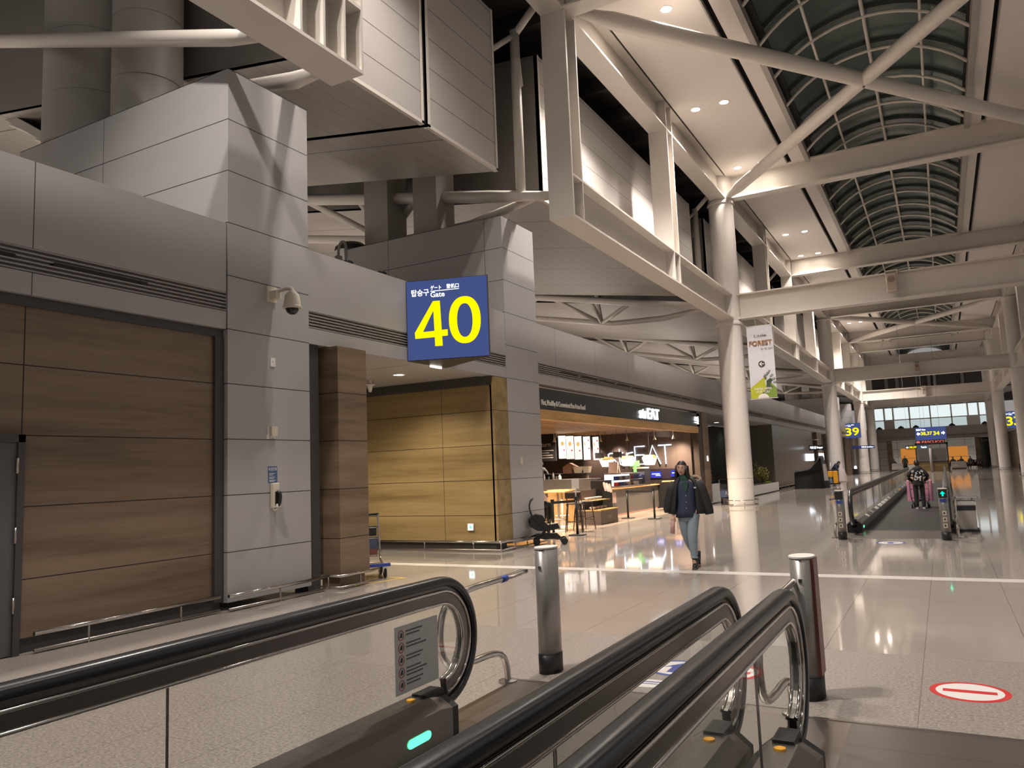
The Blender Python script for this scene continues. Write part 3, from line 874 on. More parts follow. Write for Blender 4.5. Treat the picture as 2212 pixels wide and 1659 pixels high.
def guard(loc, label, rz=0, tape=True):
    t = thing('guard_rail', label, 'rail', loc, rz, 'bent steel rails at the walkway ends')
    p = [(0, -.05, .81), (0, -.30, .80), (.0, -.95, .80), (0, -1.22, .74), (0, -1.30, .52), (0, -1.22, .31), (0, -.95, .27), (0, -.62, .27), (0, -.42, .23), (0, -.36, .1), (0, -.36, 0)]
    MB().tube(smooth_path(p, 2), .026, 10).build('bent_tube', 'chrome', t)
    MB().lathe([(.075, 0), (.075, .018), (.03, .026)], (0, -.36, 0), 18).build('floor_flange', 'brushed', t)
    MB().tube([(0, .02, .81), (0, -.12, .81)], .018, 8).build('bracket', 'darksteel', t)
    if tape: MB().tube([(0, -.42, .8), (0, -.33, .8)], .028, 10).build('tape_band', 'blue', t)
guard((-3.16, 5.86, 0), 'bent steel rail with a blue tape band, left of the left walkway')
guard((-1.0, 5.82, 0), 'bent steel rail behind the near handrail glass', tape=False)
guard((-2.12, 17.3, 0), 'bent steel rail beside the left far bollard', PI, False)
guard((.12, 17.3, 0), 'bent steel rail between the right far bollard and the bin', PI, False)

# notice on the left balustrade glass
n = thing('safety_notice', 'white safety notice with five round pictograms stuck on balustrade glass', 'notice', (-2.982, 4.065, .54))
MB().box(0, .003, -.225, .225, -.20, .20).build('sheet', plain('notice_paper', (.62, .61, .60), .5), n)
m, k, tx = MB(), MB(), MB()
for i in range(5):
    z = .145 - .073*i
    m.tube([(.004, -.165+.026*math.cos(a), z+.029*math.sin(a)) for a in [2*PI*q/16 for q in range(16)]], .0022, 5, closed=True)
    k.prism([(-.178, z-.012), (-.155, z-.014), (-.152, z+.008), (-.163, z+.017), (-.172, z+.004)], .003, .005)
    for r_, wd in ((0, .17-.02*(i % 2)), (1, .21-.07*((i+1) % 2)),) + (((2, .17),) if i == 3 else ()):
        y = -.115
        while y < -.115+wd:
            l = .012+.012*random.random()
            tx.box(.003, .0045, y, min(y+l, -.115+wd), z+.013-.021*r_, z+.022-.021*r_); y += l+.004
m.build('red_ring', 'red', n); k.build('pictogram', 'ink', n); tx.build('printed_text', plain('notice_ink', (.12, .11, .12), .6), n)

# floor stickers
def sticker(c, r, label, ring, kind):
    t = thing('floor_sticker', label, 'floor sticker', (*c, 0), 0, 'round floor stickers at the walkway ends')
    MB().lathe([(r, 0), (r, .0012)], n=36).build('ring', ring, t)
    MB().lathe([(r*.84, .0012), (r*.84, .0018)], n=36).build('disc', 'stickwhite', t)
    if kind == 'bar': MB().box(-r*.66, r*.66, -r*.14, r*.14, .0018, .0024).build('bar', ring, t)
    else: MB().prism([(0, r*.6), (-r*.5, 0), (-r*.2, .02), (-r*.2, -r*.6), (r*.2, -r*.6), (r*.2, .02), (r*.5, 0)], .0018, .0024, 'xy').build('arrow', ring, t)
sticker((.015, 6.41), .25, 'red and white no-entry floor sticker in the open at the lower right', 'red', 'bar')
sticker((-1.64, 6.38), .25, 'red no-entry floor sticker seen through the near balustrade glass', 'red', 'bar')
sticker((-2.05, 6.36), .25, 'blue arrow floor sticker partly hidden by the middle handrail', 'blue', 'arrow')
sticker((-1.03, 16.72), .26, 'blue arrow floor sticker before the far walkway', 'blue', 'arrow')
t = thing('floor_sticker', 'white oblong floor sticker beside the blue arrow sticker', 'floor sticker', (-2.12, 5.85, 0), .1, 'round floor stickers at the walkway ends')
MB().lathe([(.16, 0), (.16, .0012)], n=24, sy=.7).build('disc', 'stickwhite', t)
MB().box(-.1, .1, .03, .05, .0012, .002).box(-.08, .07, -.02, -.005, .0012, .002).build('printed_text', 'blue', t)
# yellow parking marks for trolleys beside the wood pier
o = MB().box(-8.6, -7.8, 10.36, 10.42, 0, .0015).add([(-7.80, 10.42, .0016), (-7.86, 10.36, .0016), (-8.12, 9.45, .0016), (-8.05, 9.45, .0016)], [(0, 1, 2, 3)]).build('floor_marking', 'ytape')
tag(o, 'yellow corner marking taped on the floor beside the luggage trolley', 'floor marking')
# ------------------------------------------------------------------ gate signs
def gate_sign(num, A, B, P, z0, z1, label):
    A, B, P = (Vector((*q, 0)) for q in (A, B, P))
    t = thing('gate_sign', label, 'sign', (A.x, A.y, z0), group='lit blue gate number signs')
    MB().prism([(A.x, A.y), (B.x, B.y), (P.x, P.y)], z0, z1, 'xy').build('housing', plain('sign_housing_'+num, (.035, .03, .028), .45), t, True)
    r = (B-A).normalized(); w = (B-A).length; nrm = r.cross(Vector((0, 0, 1)))
    up = Vector((0, 0, 1)); h = z1-z0
    def C(a, b, e=.012): return A + r*(a*w) + up*(z0+b*h) + nrm*e
    vs = [C(.008, .008), C(.985, .008), C(.985, .992), C(.008, .992)]
    MB().add(vs + [v-nrm*.01 for v in vs], [(0,1,2,3),(0,4,5,1),(1,5,6,2),(2,6,7,3),(3,7,4,0)]).build('front_panel', 'signblue', t, True)
    d1, d2 = num
    def slab(mb, pts):
        q = [C(a, b, .0125) for a, b in pts]; q2 = [C(a, b, .018) for a, b in pts]; k = len(q)
        mb.add(q2 + q, [tuple(range(k))] + [(i, k+i, k+(i+1) % k, (i+1) % k) for i in range(k)])
    if num == '40':
        m = MB()
        for pts in ([(.345, .165), (.435, .165), (.415, .725), (.331, .725)], [(.105, .272), (.346, .277), (.342, .355), (.10, .345)], [(.432, .283), (.50, .285), (.50, .362), (.428, .36)], [(.10, .345), (.20, .35), (.3385, .62), (.331, .725)]): slab(m, pts)
        m.build('digit', 'e_yellow', t, True)
        m = MB(); n_ = 44
        def se(a0, rx, b0, ry, i):
            c_, s_ = math.cos(2*PI*i/n_), math.sin(2*PI*i/n_)
            return (a0+rx*math.copysign(abs(c_)**.9, c_), b0+ry*math.copysign(abs(s_)**.9, s_))
        for i in range(n_): slab(m, [se(.71, .19, .465, .29, i), se(.71, .19, .465, .29, i+1), se(.71, .093, .46, .208, i+1), se(.71, .093, .46, .208, i)])
        m.build('digit', 'e_yellow', t, True)
    else:
        lettering(d1, 'digit', 'e_yellow', t, C(.12, .165, .013), r, up, .36*w, .53*h, .006, bold=.02)
        lettering(d2, 'digit', 'e_yellow', t, C(.54, .165, .013), r, up, .36*w, .53*h, .006, bold=.02)
    lettering('탑승구', 'korean_lettering', 'e_white', t, C(.07, .80, .013), r, up, .215*w, .085*h, .004, bold=.006)
    lettering('ゲート', 'japanese_lettering', 'e_white', t, C(.305, .865, .013), r, up, .13*w, .055*h, .004, bold=.006)
    lettering('登机口', 'chinese_lettering', 'e_white', t, C(.50, .87, .013), r, up, .15*w, .055*h, .004, bold=.004)
    lettering('Gate', 'english_lettering', 'e_white', t, C(.305, .775, .013), r, up, .17*w, .065*h, .004, bold=.006)
    vs = [C(.305, .847, .014), C(.65, .853, .014), C(.65, .860, .014), C(.305, .854, .014)]
    MB().add(vs + [v-nrm*.002 for v in vs], [(0, 1, 2, 3), (0, 4, 5, 1), (2, 6, 7, 3)]).build('underline', 'e_white', t, True)
    return t
gate_sign('40', (-8.29, 11.24), (-6.83, 11.71), (-8.29, 12.48), 3.69, 5.16, 'large lit blue sign with yellow 40 on the grey fascia')
gate_sign('39', (-8.60, 84.2), (-6.97, 84.5), (-8.29, 85.6), 3.60, 5.08, 'lit blue sign with yellow 39 between the far left columns')
gate_sign('33', (5.25, 86.4), (6.75, 86.0), (6.45, 87.6), 3.78, 5.4, 'lit blue sign with yellow 33 half hidden by a right column')
o = MB().box(WX, WX+.03, 11.95, 12.3, 3.66, 3.69).build('strip_lamp', 'e_lampdim'); tag(o, 'small lit strip under the corner of the gate 40 sign', 'lamp')

# ------------------------------------------------------------------ things on the camera pillar
PX = WX + .012
c = thing('security_camera', 'cream round security camera on an arm from the grey pillar', 'camera', (PX, 7.97, 4.30))
MB().box(0, .03, -.09, .09, -.09, .14).build('wall_plate', 'cream', c)
MB().box(.03, .16, -.05, .05, -.06, .06).tube(smooth_path([(.1, 0, .04), (.3, 0, .07), (.42, 0, .05), (.42, 0, -.02)]), .03, 10).build('arm', 'cream', c)
MB().lathe([(.03, .02), (.07, -.01), (.10, -.05), (.115, -.15), (.12, -.20), (.135, -.215), (.135, -.235), (.10, -.24)], (.42, 0, 0), 24).build('housing', 'cream', c)
MB().lathe([(.092, -.235), (.09, -.26), (.07, -.30), (.035, -.322), (.001, -.328)], (.42, 0, 0), 20).build('dome', plain('camera_dome', (.01, .01, .012), .08), c)
c = thing('wall_plate', 'small white blank plate high on the camera pillar', 'plate', (PX, 8.0, 3.34))
MB().box(0, .012, -.045, .045, -.062, .062).build('cover', 'white', c)
MB().box(.012, .014, -.012, -.004, -.005, .01).box(.012, .014, .02, .03, -.04, -.035).build('screw', 'ink', c)
c = thing('sensor_box', 'yellowed sensor box with torn paint beside it on the pillar', 'box', (PX, 7.99, 2.34))
MB().box(0, .05, -.055, .055, -.06, .075).build('case', 'cream', c)
MB().prism([(-.11, -.10), (-.055, -.10), (-.06, .0), (-.065, .08), (-.085, .08), (-.085, -.02), (-.115, -.06)], 0, .002).prism([(-.03, -.095), (.0, -.075), (.055, -.1), (.055, -.06), (-.04, -.06)], 0, .002).build('bare_paint_patch', 'white', c)
c = thing('notice_card', 'small blue notice with white text above the wall telephone', 'notice', (PX, 7.99, 1.74))
MB().box(0, .004, -.085, .085, -.115, .115).build('card', plain('blue_card', (.055, .11, .22), .5), c)
lettering('비상전화', 'heading', 'white', c, (PX+.005, 7.915, 1.79), (0, 1, 0), (0, 0, 1), .15, .05, .001, bold=.004)
m = MB()
for z, w in ((.01, .10), (-.01, .07), (-.04, .11), (-.06, .08), (-.085, .12), (-.1, .09)): m.box(.004, .006, -.065, -.065+w, z, z+.007)
m.build('printed_text', 'white', c)
c = thing('wall_telephone', 'cream wall telephone with a black handset on the grey pillar', 'telephone', (PX, 8.0, 1.48))
MB().rbox(0, .07, -.06, .06, -.2, .14, .01).build('case', 'cream', c)
MB().tube(smooth_path([(.085, .0, .02), (.12, .01, .0), (.125, .012, -.08), (.10, .01, -.16), (.085, .0, -.18)]), .026, 10).box(.07, .085, -.03, .045, -.17, .02).build('handset', 'black', c)
MB().tube(smooth_path([(.06, -.03, -.18), (.05, -.06, -.22), (.07, -.03, -.25), (.09, 0, -.2)]), .008, 6).build('cord', 'cream', c)
MB().rbox(.07, .11, -.03, .045, -.195, -.15, .006).build('cradle', 'white', c)

# ------------------------------------------------------------------ entrance fittings
def downlight(x, y, z, label, group, r=.09, lens='e_lamp'):
    t = thing('downlight', label, 'lamp', (x, y, z), group=group)
    MB().lathe([(r+.03, 0), (r+.03, -.012), (r, -.014), (r, 0)], n=20).build('trim_ring', 'white', t)
    MB().lathe([(r, -.004), (r, -.006)], n=20).build('lens', lens, t)
    return t
downlight(-9.64, 12.75, 3.72, 'round downlight in the entrance soffit, nearer the gate 40 sign', 'entrance downlights', .11, 'e_lampdim')
downlight(-9.72, 11.5, 3.72, 'round downlight in the entrance soffit, beside the wood pier top', 'entrance downlights', .11, 'e_lampdim')
downlight(-9.9, 39.4, 3.70, 'round downlight in the soffit over the planters, left one', 'entrance downlights', .13, 'e_lampdim')
downlight(-9.9, 42.5, 3.70, 'round downlight in the soffit over the planters, right one', 'entrance downlights', .13, 'e_lampdim')
c = thing('ceiling_sensor', 'white cone-shaped fitting hanging from the entrance soffit', 'sensor', (-10.68, 13.1, 3.72))
MB().lathe([(.04, 0), (.045, -.06), (.11, -.09), (.11, -.105), (.06, -.11)], n=20).build('mount', 'white', c)
MB().lathe([(.06, -.11), (.045, -.2), (.03, -.25), (.001, -.255)], n=18).build('cone', 'white', c)
c = thing('exit_light', 'small glowing exit light low on the tan wood wall', 'light', (-8.98, 14.3, .5))
MB().box(-.075, .075, -.03, 0, -.075, .075).build('frame', 'white', c)
MB().box(-.062, .062, -.034, -.03, -.062, .062).build('lit_face', 'e_exit', c)
MB().prism([(-.02, -.03), (.03, -.03), (.03, .02), (.0, .035), (-.025, .01)], -.036, -.033, 'xz').build('running_figure', emit('exit_green', (.1, .75, .45), 1.2), c)
o = MB().box(WX+.012, WX+.04, 15.35, 15.42, 1.80, 1.96).build('wall_switch', 'cream'); tag(o, 'small cream switch on the second grey pillar', 'switch')

# pole cameras and lamps on the fascia top
def pole_camera(x, y, z, label):
    c = thing('pole_camera', label, 'camera', (x, y, z))
    MB().tube(smooth_path([(0, 0, 0), (0, 0, .62), (-.04, 0, .78), (-.17, 0, .78), (-.22, 0, .62), (-.22, 0, .5)], 3), .028, 8).build('gooseneck', 'steel_dim', c)
    MB().lathe([(.03, .0), (.085, -.03), (.09, -.22), (.06, -.25), (.05, -.3), (.001, -.32)], (-.22, 0, .5), 14).build('head', 'steel_dim', c)
pole_camera(-10.85, 12.6, 5.95, 'gooseneck camera pole rising behind the fascia left of the second pillar')
pole_camera(-13.75, 7.97, 6.9, 'gooseneck camera pole behind the near pillar top at upper left')
for i, (x, y) in enumerate(((-8.45, 9.85), (-8.45, 10.75))):
    o = MB().rbox(-.06, .06, -.08, .08, 0, .09, .015).build('spot_box', 'black'); o.location = (x, y, fz3)
    tag(o, ('first' if i == 0 else 'second') + ' small black box on the fascia top left of the gate 40 sign', 'box', 'black boxes on the fascia top')
o = MB().lathe([(.45, 0), (.43, .12), (.3, .22), (.15, .26)], (0, 0, 0), 20).build('dome_cover', 'black'); o.location = (-12.9, 15.2, 7.43)
tag(o, 'low black dome cover on the second pillar top', 'cover')
t = thing('glass_guard', 'low clear glass guard rail behind the fascia at upper left', 'guard', (-8.7, 5.4, fz3))
MB().tube([(0, -.1, .06), (0, 1.3, .06)], .012, 6).build('rail_tube', 'steel', t)
MB().box(-.005, .005, -.1, 1.3, -.0, .05).build('pane', 'glass', t)
for y in (-.1, 1.3): MB().box(-.02, .02, y-.02, y+.02, 0, .12).build('post', 'steel', t)

# ------------------------------------------------------------------ hall ceiling downlights
k = 0
names = {2.6: 'behind the viewer', 8.8: 'above the finned frame end', 18.25: 'at the top of the picture', 24.2: 'under the middle of the cross bracing', 30.1: 'beside the first column top',
         40.75: 'beyond the first column', 45.6: 'before the upper cross-beam past the first column', 54: 'past the middle of the row', 66.5: 'under the far bracing', 71.5: 'past the far bracing middle', 81: 'before the third column', 88: 'beyond the third column'}
LAMP_Y = list(names)
for y in LAMP_Y:
    for x, sd in ((-6.05, 'column side'), (-5.13, 'skylight side')):
        pass
        downlight(x, y, 13.12, f'bright ceiling downlight {names[y]}, on the {sd}', 'paired ceiling downlights', .135)

# ------------------------------------------------------------------ loudspeakers, banner
for y, w in ((31.07, 'first'), (62.2, 'second'), (85.6, 'third')):
    s = thing('loudspeaker', f'cream loudspeaker hanging on the {w} lower cross-beam', 'loudspeaker', (-1.07, y-.40, 7.85))
    MB().rbox(-.17, .17, -.2, .1, -.34, .3, .02).build('case', plain('speaker_case_'+w, (.5, .44, .37), .5), s)
    MB().box(-.145, .145, -.205, -.2, -.3, .26).build('grille', plain('speaker_grille_'+w, (.40, .31, .25), .7), s)
    wo = MB().lathe([(.12, 0), (.12, .01)], n=18).build('woofer', plain('speaker_cone_'+w, (.22, .16, .13), .7), s); wo.rotation_euler = (R(90), 0, 0); wo.location = (0, -.2, .1)
    MB().box(-.2, -.17, -.12, .14, .0, .45).box(.17, .2, -.12, .14, 0, .45).box(-.2, .2, .0, .146, .43, .47).build('bracket', 'cream', s)

b = thing('hanging_banner', 'white hanging banner with a black arrow and green hill beside the first column', 'banner', (-5.87, 31.0, 4.06))
bx0, bx1, bz0, bz1, by = -6.36, -5.38, 4.07, 6.93, 31.0
vs, fs = [], []
for i in range(13):
    for j in range(3):
        x = bx0+(bx1-bx0)*j/2; z = bz0+(bz1-bz0)*i/12
        vs.append((x, by+.012*math.sin(i*.8+j), z))
for i in range(12):
    for j in range(2): fs.append((i*3+j, i*3+j+1, i*3+j+4, i*3+j+3))
MB().add(vs, fs, 0, True).build('cloth', plain('banner_cloth', (.62, .61, .66), .7), b, True)
f = by-.02
def flat(poly, mat, name, e=0):
    MB().prism(poly, f-e-.003, f-e, 'xz').build(name, mat, b, True)
G1, G2, G3 = plain('lime_green_print', (.40, .42, .02), .6), plain('mid_green_print', (.17, .26, .03), .6), plain('dark_green_print', (.03, .06, .03), .6)
flat([(bx0, bz0+.02), (bx0+.62, bz0+.02), (bx0+.55, bz0+.85), (bx0+.5, bz0+.8), (bx0, bz0+.42)], G1, 'printed_hill')
flat([(bx0+.5, bz0+.02), (bx1, bz0+.02), (bx1, bz0+.38), (bx0+.82, bz0+.56), (bx0+.6, bz0+.52)], G2, 'printed_hill', .002)
flat([(bx0+.42, bz0+.2), (bx0+.62, bz0+.36), (bx0+.62, bz0+.68), (bx0+.78, bz0+.78), (bx0+.84, bz0+.7), (bx0+.76, bz0+.5), (bx0+.86, bz0+.42), (bx0+.5, bz0+.2)], G3, 'printed_hill', .003)
lf = MB()
for (x, z, a) in ((.55, .86, 60), (.66, .92, 75), (.72, 1.0, 60), (.86, .72, 20), (.92, .6, 10), (.8, .85, 40), (.6, .78, 100)):
    ca, sa = math.cos(R(a)), math.sin(R(a))
    for s_ in (-.05, 0, .05):
        px, pz = bx0+x+ca*s_, bz0+z+sa*s_
        for sg in (-1, 1):
            lf.prism([(px, pz), (px+.05*math.cos(R(a+sg*50)), pz+.05*math.sin(R(a+sg*50))), (px+.07*math.cos(R(a+sg*35)), pz+.07*math.sin(R(a+sg*35))), (px+.04*math.cos(R(a+sg*20)), pz+.04*math.sin(R(a+sg*20)))], f-.005, f-.002, 'xz')
lf.build('printed_leaves', G3, b, True)
flat([(bx0+.25, bz0+.02)]+[(bx0+.47+.21*math.cos(R(a)), bz0+.02+.17*math.sin(R(a))) for a in range(180, -1, -15)], 'stickwhite', 'printed_half_circle', .005)
RG = (1, 0, 0); UP = (0, 0, 1)
lettering('Little', 'small_lettering', 'ink', b, (bx0+.28, f-.004, bz0+2.42), RG, UP, .46, .10, .002, bold=.004)
lettering('FOREST', 'large_lettering', plain('brown_print', (.30, .12, .03), .6), b, (bx0+.07, f-.004, bz0+2.08), RG, UP, .87, .20, .002, bold=.02)
lettering('숲 속 쉼터', 'korean_lettering', plain('grey_print', (.25, .2, .2), .6), b, (bx0+.5, f-.004, bz0+1.90), RG, UP, .46, .10, .002)
lettering("WE'RE HERE", 'slogan_lettering', 'white', b, (bx0+.14, f-.008, bz0+.34), RG, UP, .66, .09, .002, bold=.015)
lettering('FOR YOU', 'slogan_lettering', 'white', b, (bx0+.24, f-.008, bz0+.22), RG, UP, .47, .09, .002, bold=.015)
o = MB().lathe([(.125, 0), (.125, .004)], n=24).build('arrow_disc', 'ink', b); o.rotation_euler = (R(90), 0, 0); o.location = (-.0, -.022, 1.36)
ar = MB(); zc = bz0+1.35; xc = -5.87
ar.prism([(xc+.09, zc-.018), (xc+.09, zc+.018), (xc-.03, zc+.018), (xc+.02, zc+.068), (xc-.005, zc+.09), (xc-.095, zc), (xc-.005, zc-.09), (xc+.02, zc-.068), (xc-.03, zc-.018)], by-.033, by-.027, 'xz')
ar.build('arrow', 'white', b, True)
for z, nm in ((bz1, 'top_rod'), (bz0, 'bottom_rod')): MB().tube([(bx0-.03, by, z), (bx1+.03, by, z)], .02, 8).build(nm, 'white', b, True)
MB().tube([(-6.0, by, bz1), (-6.0, by, 7.27)], .01, 6).tube([(-5.6, by, bz1), (-5.6, by, 7.27)], .01, 6).build('hanger_wire', 'steel', b, True)
# ------------------------------------------------------------------ food shop
M['shopdark'] = panelled('shop_dark_panel', (.075, .055, .045), .35, [(0, 1.35, -11.9, .012)], var=.15)
M['slat'] = wood('shop_ceiling_slat', lin('#8a6842'), lin('#b08a5c'), lin('#c9a574'), None, stretch=(6, .4, 6))
M['blond'] = wood('blond_wood', lin('#a98250'), lin('#c49a62'), lin('#d3ad77'), None, stretch=(5, .6, 5))
M['counter'] = plain('grey_counter_front', (.16, .145, .135), .4, noise=.1)
M['stainless'] = plain('stainless_counter', (.42, .40, .38), .3, .9, noise=.1)
M['brownbox'] = plain('brown_case_panel', (.10, .075, .062), .45)
M['darkwood'] = plain('dark_wood', (.035, .020, .014), .4)
M['pinkpaper'] = plain('pale_pink_card', (.70, .52, .46), .6)
M['shopfloor'] = plain('shop_floor_tile', (.42, .34, .27), .18)
struct('floor_shop', MB().box(-15.6, WX-.15, 16.5, 30, .0005, .003), 'shopfloor', 'warm tiled floor inside the food shop', cat='floor')
struct('wall_shop_side', MB().box(-15.6, -8.6, 30.0, 30.3, 0, 3.5), 'shopdark', 'dark brown wall carrying the neon letters in the food shop', cat='wall')
struct('wall_shop_back', MB().box(-15.9, -15.6, 16.4, 30.3, 0, 3.5).box(-15.6, -13.4, 16.46, 16.6, 0, 3.2), 'shopdark', 'dark rear wall of the food shop', cat='wall')
sl_ = MB().box(-15.6, WX-.2, 16.45, 30.0, 3.12, 3.18)
cs = struct('ceiling_shop', sl_, plain('shop_void', (.25, .2, .16), .7), 'slatted wood ceiling of the food shop', cat='ceiling')
m = MB(); x = -15.5
while x < -8.5:
    m.box(x, x+.11, 16.5, 29.95, 3.0, 3.1); x += .22
m.build('slat', 'slat', cs)
struct('wall_shop_pier', MB().box(WX-.35, WX-.02, 30.12, 30.75, 0, 3.7), plain('dark_brown_pier', (.05, .034, .026), .4), 'dark brown pier at the right end of the food shop', cat='pier')
struct('wall_shop_wood_pier', MB().box(WX-.35, WX+.0, 30.75, 31.6, 0.1, 3.7), 'woodcol', 'brown wood pier right of the food shop', cat='pier')
o = MB().box(WX, WX+.02, 31.2, 31.26, 1.75, 1.95).build('wall_plate', 'e_lampdim'); tag(o, 'thin lit plate on the brown wood pier right of the shop', 'plate')

s = thing('shop_sign', 'long black shop sign with white slogan and lit white letters', 'sign', (WX, 23.3, 3.1))
MB().box(WX-.12, WX-.02, 16.47, 30.5, 3.1, 3.62).build('fascia_board', plain('black_sign_board', (.018, .020, .020), .35), s, True)
MB().box(WX-.14, WX-.01, 16.47, 30.2, 2.86, 3.10).build('wood_band', 'blond', s, True)
ax = WX-.018
lettering('Hot, Healthy & Convenient Pan Asian Food', 'slogan_lettering', plain('white_letter_paint', (.75, .72, .66), .5), s, (ax, 16.58, 3.17), (0, 1, 0), UP, 2.6, .17, .02, bold=.004)
lettering('strEAT', 'lit_lettering', 'e_white', s, (ax, 23.45, 3.17), (0, 1, 0), UP, 1.95, .36, .04, bold=.012)
lettering('스트릿', 'side_lettering', 'e_white', s, (ax, 29.72, 3.2), (0, 1, 0), UP, .5, .3, .04, bold=.012)
t = thing('glass_screen', 'hanging glass smoke screen below the shop sign', 'screen', (WX-.12, 23.3, 2.6), kind='structure')
for i in range(7):
    MB().box(WX-.125, WX-.117, 16.5+1.95*i, 16.5+1.95*i+1.93, 2.62, 2.86).build('glass_panel', 'shopglass', t, True)

def pxn(cx, cy):
    px, py = 1300+cx/12.29, 930+cy/12.29
    return (-9.34+(px-1452)*.0199-(py-960)*.0009, 29.93, 2.46-(py-960)*.0181-(px-1452)*.0008)
ne = thing('neon_sign', 'large white neon letters on the dark wall inside the shop', 'sign', (-10.7, 29.95, 2.0))
M['e_neon'] = emit('white_neon_tube', (.78, .86, 1.0), 4.0)
def neon(*polys):
    m = MB()
    for p in polys: m.tube([pxn(*q) for q in p], .022, 8)
    m.build('neon_letter', 'e_neon', ne, True)
neon([(395, 625), (330, 600), (260, 605), (210, 640), (230, 715), (310, 750), (390, 790), (430, 850), (400, 910), (300, 945), (150, 955)])
neon([(510, 485), (520, 800), (545, 900), (620, 930)], [(440, 605), (610, 585)])
neon([(710, 585), (722, 930)], [(715, 640), (760, 600), (870, 575)])
neon([(1175, 410), (912, 425), (945, 900), (1210, 890)], [(945, 655), (1165, 645)])
neon([(1245, 900), (1375, 395), (1590, 890)], [(1300, 705), (1495, 695)])
neon([(1525, 395), (1855, 378)], [(1690, 388), (1722, 890)])

# hanging boards
b = thing('return_board', 'black hanging board reading Return in white', 'board', (-13.6, 26.4, 3.0))
MB().box(-14.6, -12.72, 26.4, 26.46, 1.98, 3.02).build('panel', 'black', b, True)
lettering('Return', 'heading_lettering', 'white', b, (-13.55, 26.39, 2.52), RG, UP, .62, .17, .003)
m = MB()
for z, w in ((2.36, .66), (2.27, .5), (2.18, .64), (2.09, .64)):
    x = -13.5
    while x < -13.5+w:
        l = .02+.05*random.random(); m.box(x, x+l, 26.394, 26.40, z, z+.035); x += l+.012
m.build('printed_text', 'louver', b, True)
for x in (-14.2, -13.0): MB().tube([(x, 26.43, 3.0), (x, 26.43, 3.14)], .01, 6).build('hanger', 'steel', b, True)
M['e_menu'] = emit('lit_menu_panel', (1.0, .84, .76), 1.05)
M['e_menuw'] = emit('lit_menu_panel_white', (1.0, .95, .85), 1.35)
for i in range(5):
    xc = -12.72+.345*i; yy = 26.95-.12*math.cos((i-2)*.6)+.1; a = (i-2)*.16
    t = thing('menu_board', ['leftmost, brightest', 'second', 'middle', 'fourth', 'rightmost, tilted'][i]+' lit menu board hanging over the shop counter', 'menu board', (xc, yy, 2.5-.03*i), -a, 'lit menu boards over the shop counter')
    MB().box(-.165, .165, 0, .05, -.46, .46).build('case', 'black', t)
    MB().box(-.15, .15, -.004, 0, -.44, .43).build('lit_panel', 'e_menuw' if i in (0, 3) else 'e_menu', t)
    m = MB()
    if i < 3: m.prism([(.0+.06*math.cos(q), .13+.085*math.sin(q)) for q in [2*PI*k/14 for k in range(14)]], -.008, -.004, 'xz')
    else: m.prism([(-.09, .1), (-.05, .1), (-.06, .22), (-.1, .22)], -.008, -.004, 'xz')
    m.build('dish_picture', emit('menu_dish_'+str(i), (.9, .5, .15), .9), t)
    m = MB()
    for x, z in ((.06, -.12),) if i < 3 else ((.08, .28), (.1, -.02)): m.prism([(x+.03*math.cos(q), z+.03*math.sin(q)) for q in [2*PI*k/10 for k in range(10)]], -.008, -.004, 'xz')
    m.build('price_dot', emit('menu_dot_'+str(i), (.75, .06, .05), .8), t)
    MB().tube([(0, .02, .45), (0, .02, .62)], .008, 6).build('hanger', 'steel', t)

# lit box lamps
M['e_boxlamp'] = emit('glowing_box_lamp', (1.0, .88, .70), 2.3)
for i, x in enumerate((-10.93, -10.10, -9.28)):
    t = thing('pendant_lamp', ['left', 'middle', 'right'][i]+' takeaway-box-shaped pendant lamp over the counter', 'lamp', (x, 27.0, 1.68), group='box-shaped pendant lamps')
    def qd(z, w): return [(-w, -w, z), (w, -w, z), (w, w, z), (-w, w, z)]
    MB().add(qd(0, .14)+qd(.24, .21), [(3,2,1,0),(4,5,6,7),(0,1,5,4),(1,2,6,5),(2,3,7,6),(3,0,4,7)]).build('shade', 'e_boxlamp', t)
    MB().add(qd(.242, .215)+qd(.36, .15), [(3,2,1,0),(4,5,6,7),(0,1,5,4),(1,2,6,5),(2,3,7,6),(3,0,4,7)]).build('lid', 'blond', t)
    MB().tube([(0, 0, .36), (0, 0, 1.32)], .006, 6).build('cord', 'black', t)
for i, (x, y) in enumerate(((-11.4, 27.6), (-10.6, 28.3), (-9.6, 28.6), (-8.95, 28.9), (-12.2, 25.2))):
    t = thing('track_spotlight', f'small cream spotlight under the shop ceiling, number {i+1} from the first neon letter' if i < 4 else 'small cream spotlight under the shop ceiling above the menu boards', 'lamp', (x, y, 3.0), group='shop ceiling spotlights')
    MB().tube([(0, 0, 0), (0.02, 0, -.22)], .012, 6).build('stem', 'cream', t)
    MB().lathe([(.02, -.2), (.03, -.28), (.065, -.36), (.06, -.365)], (.02, 0, 0), 14).build('lamp_head', 'cream', t)

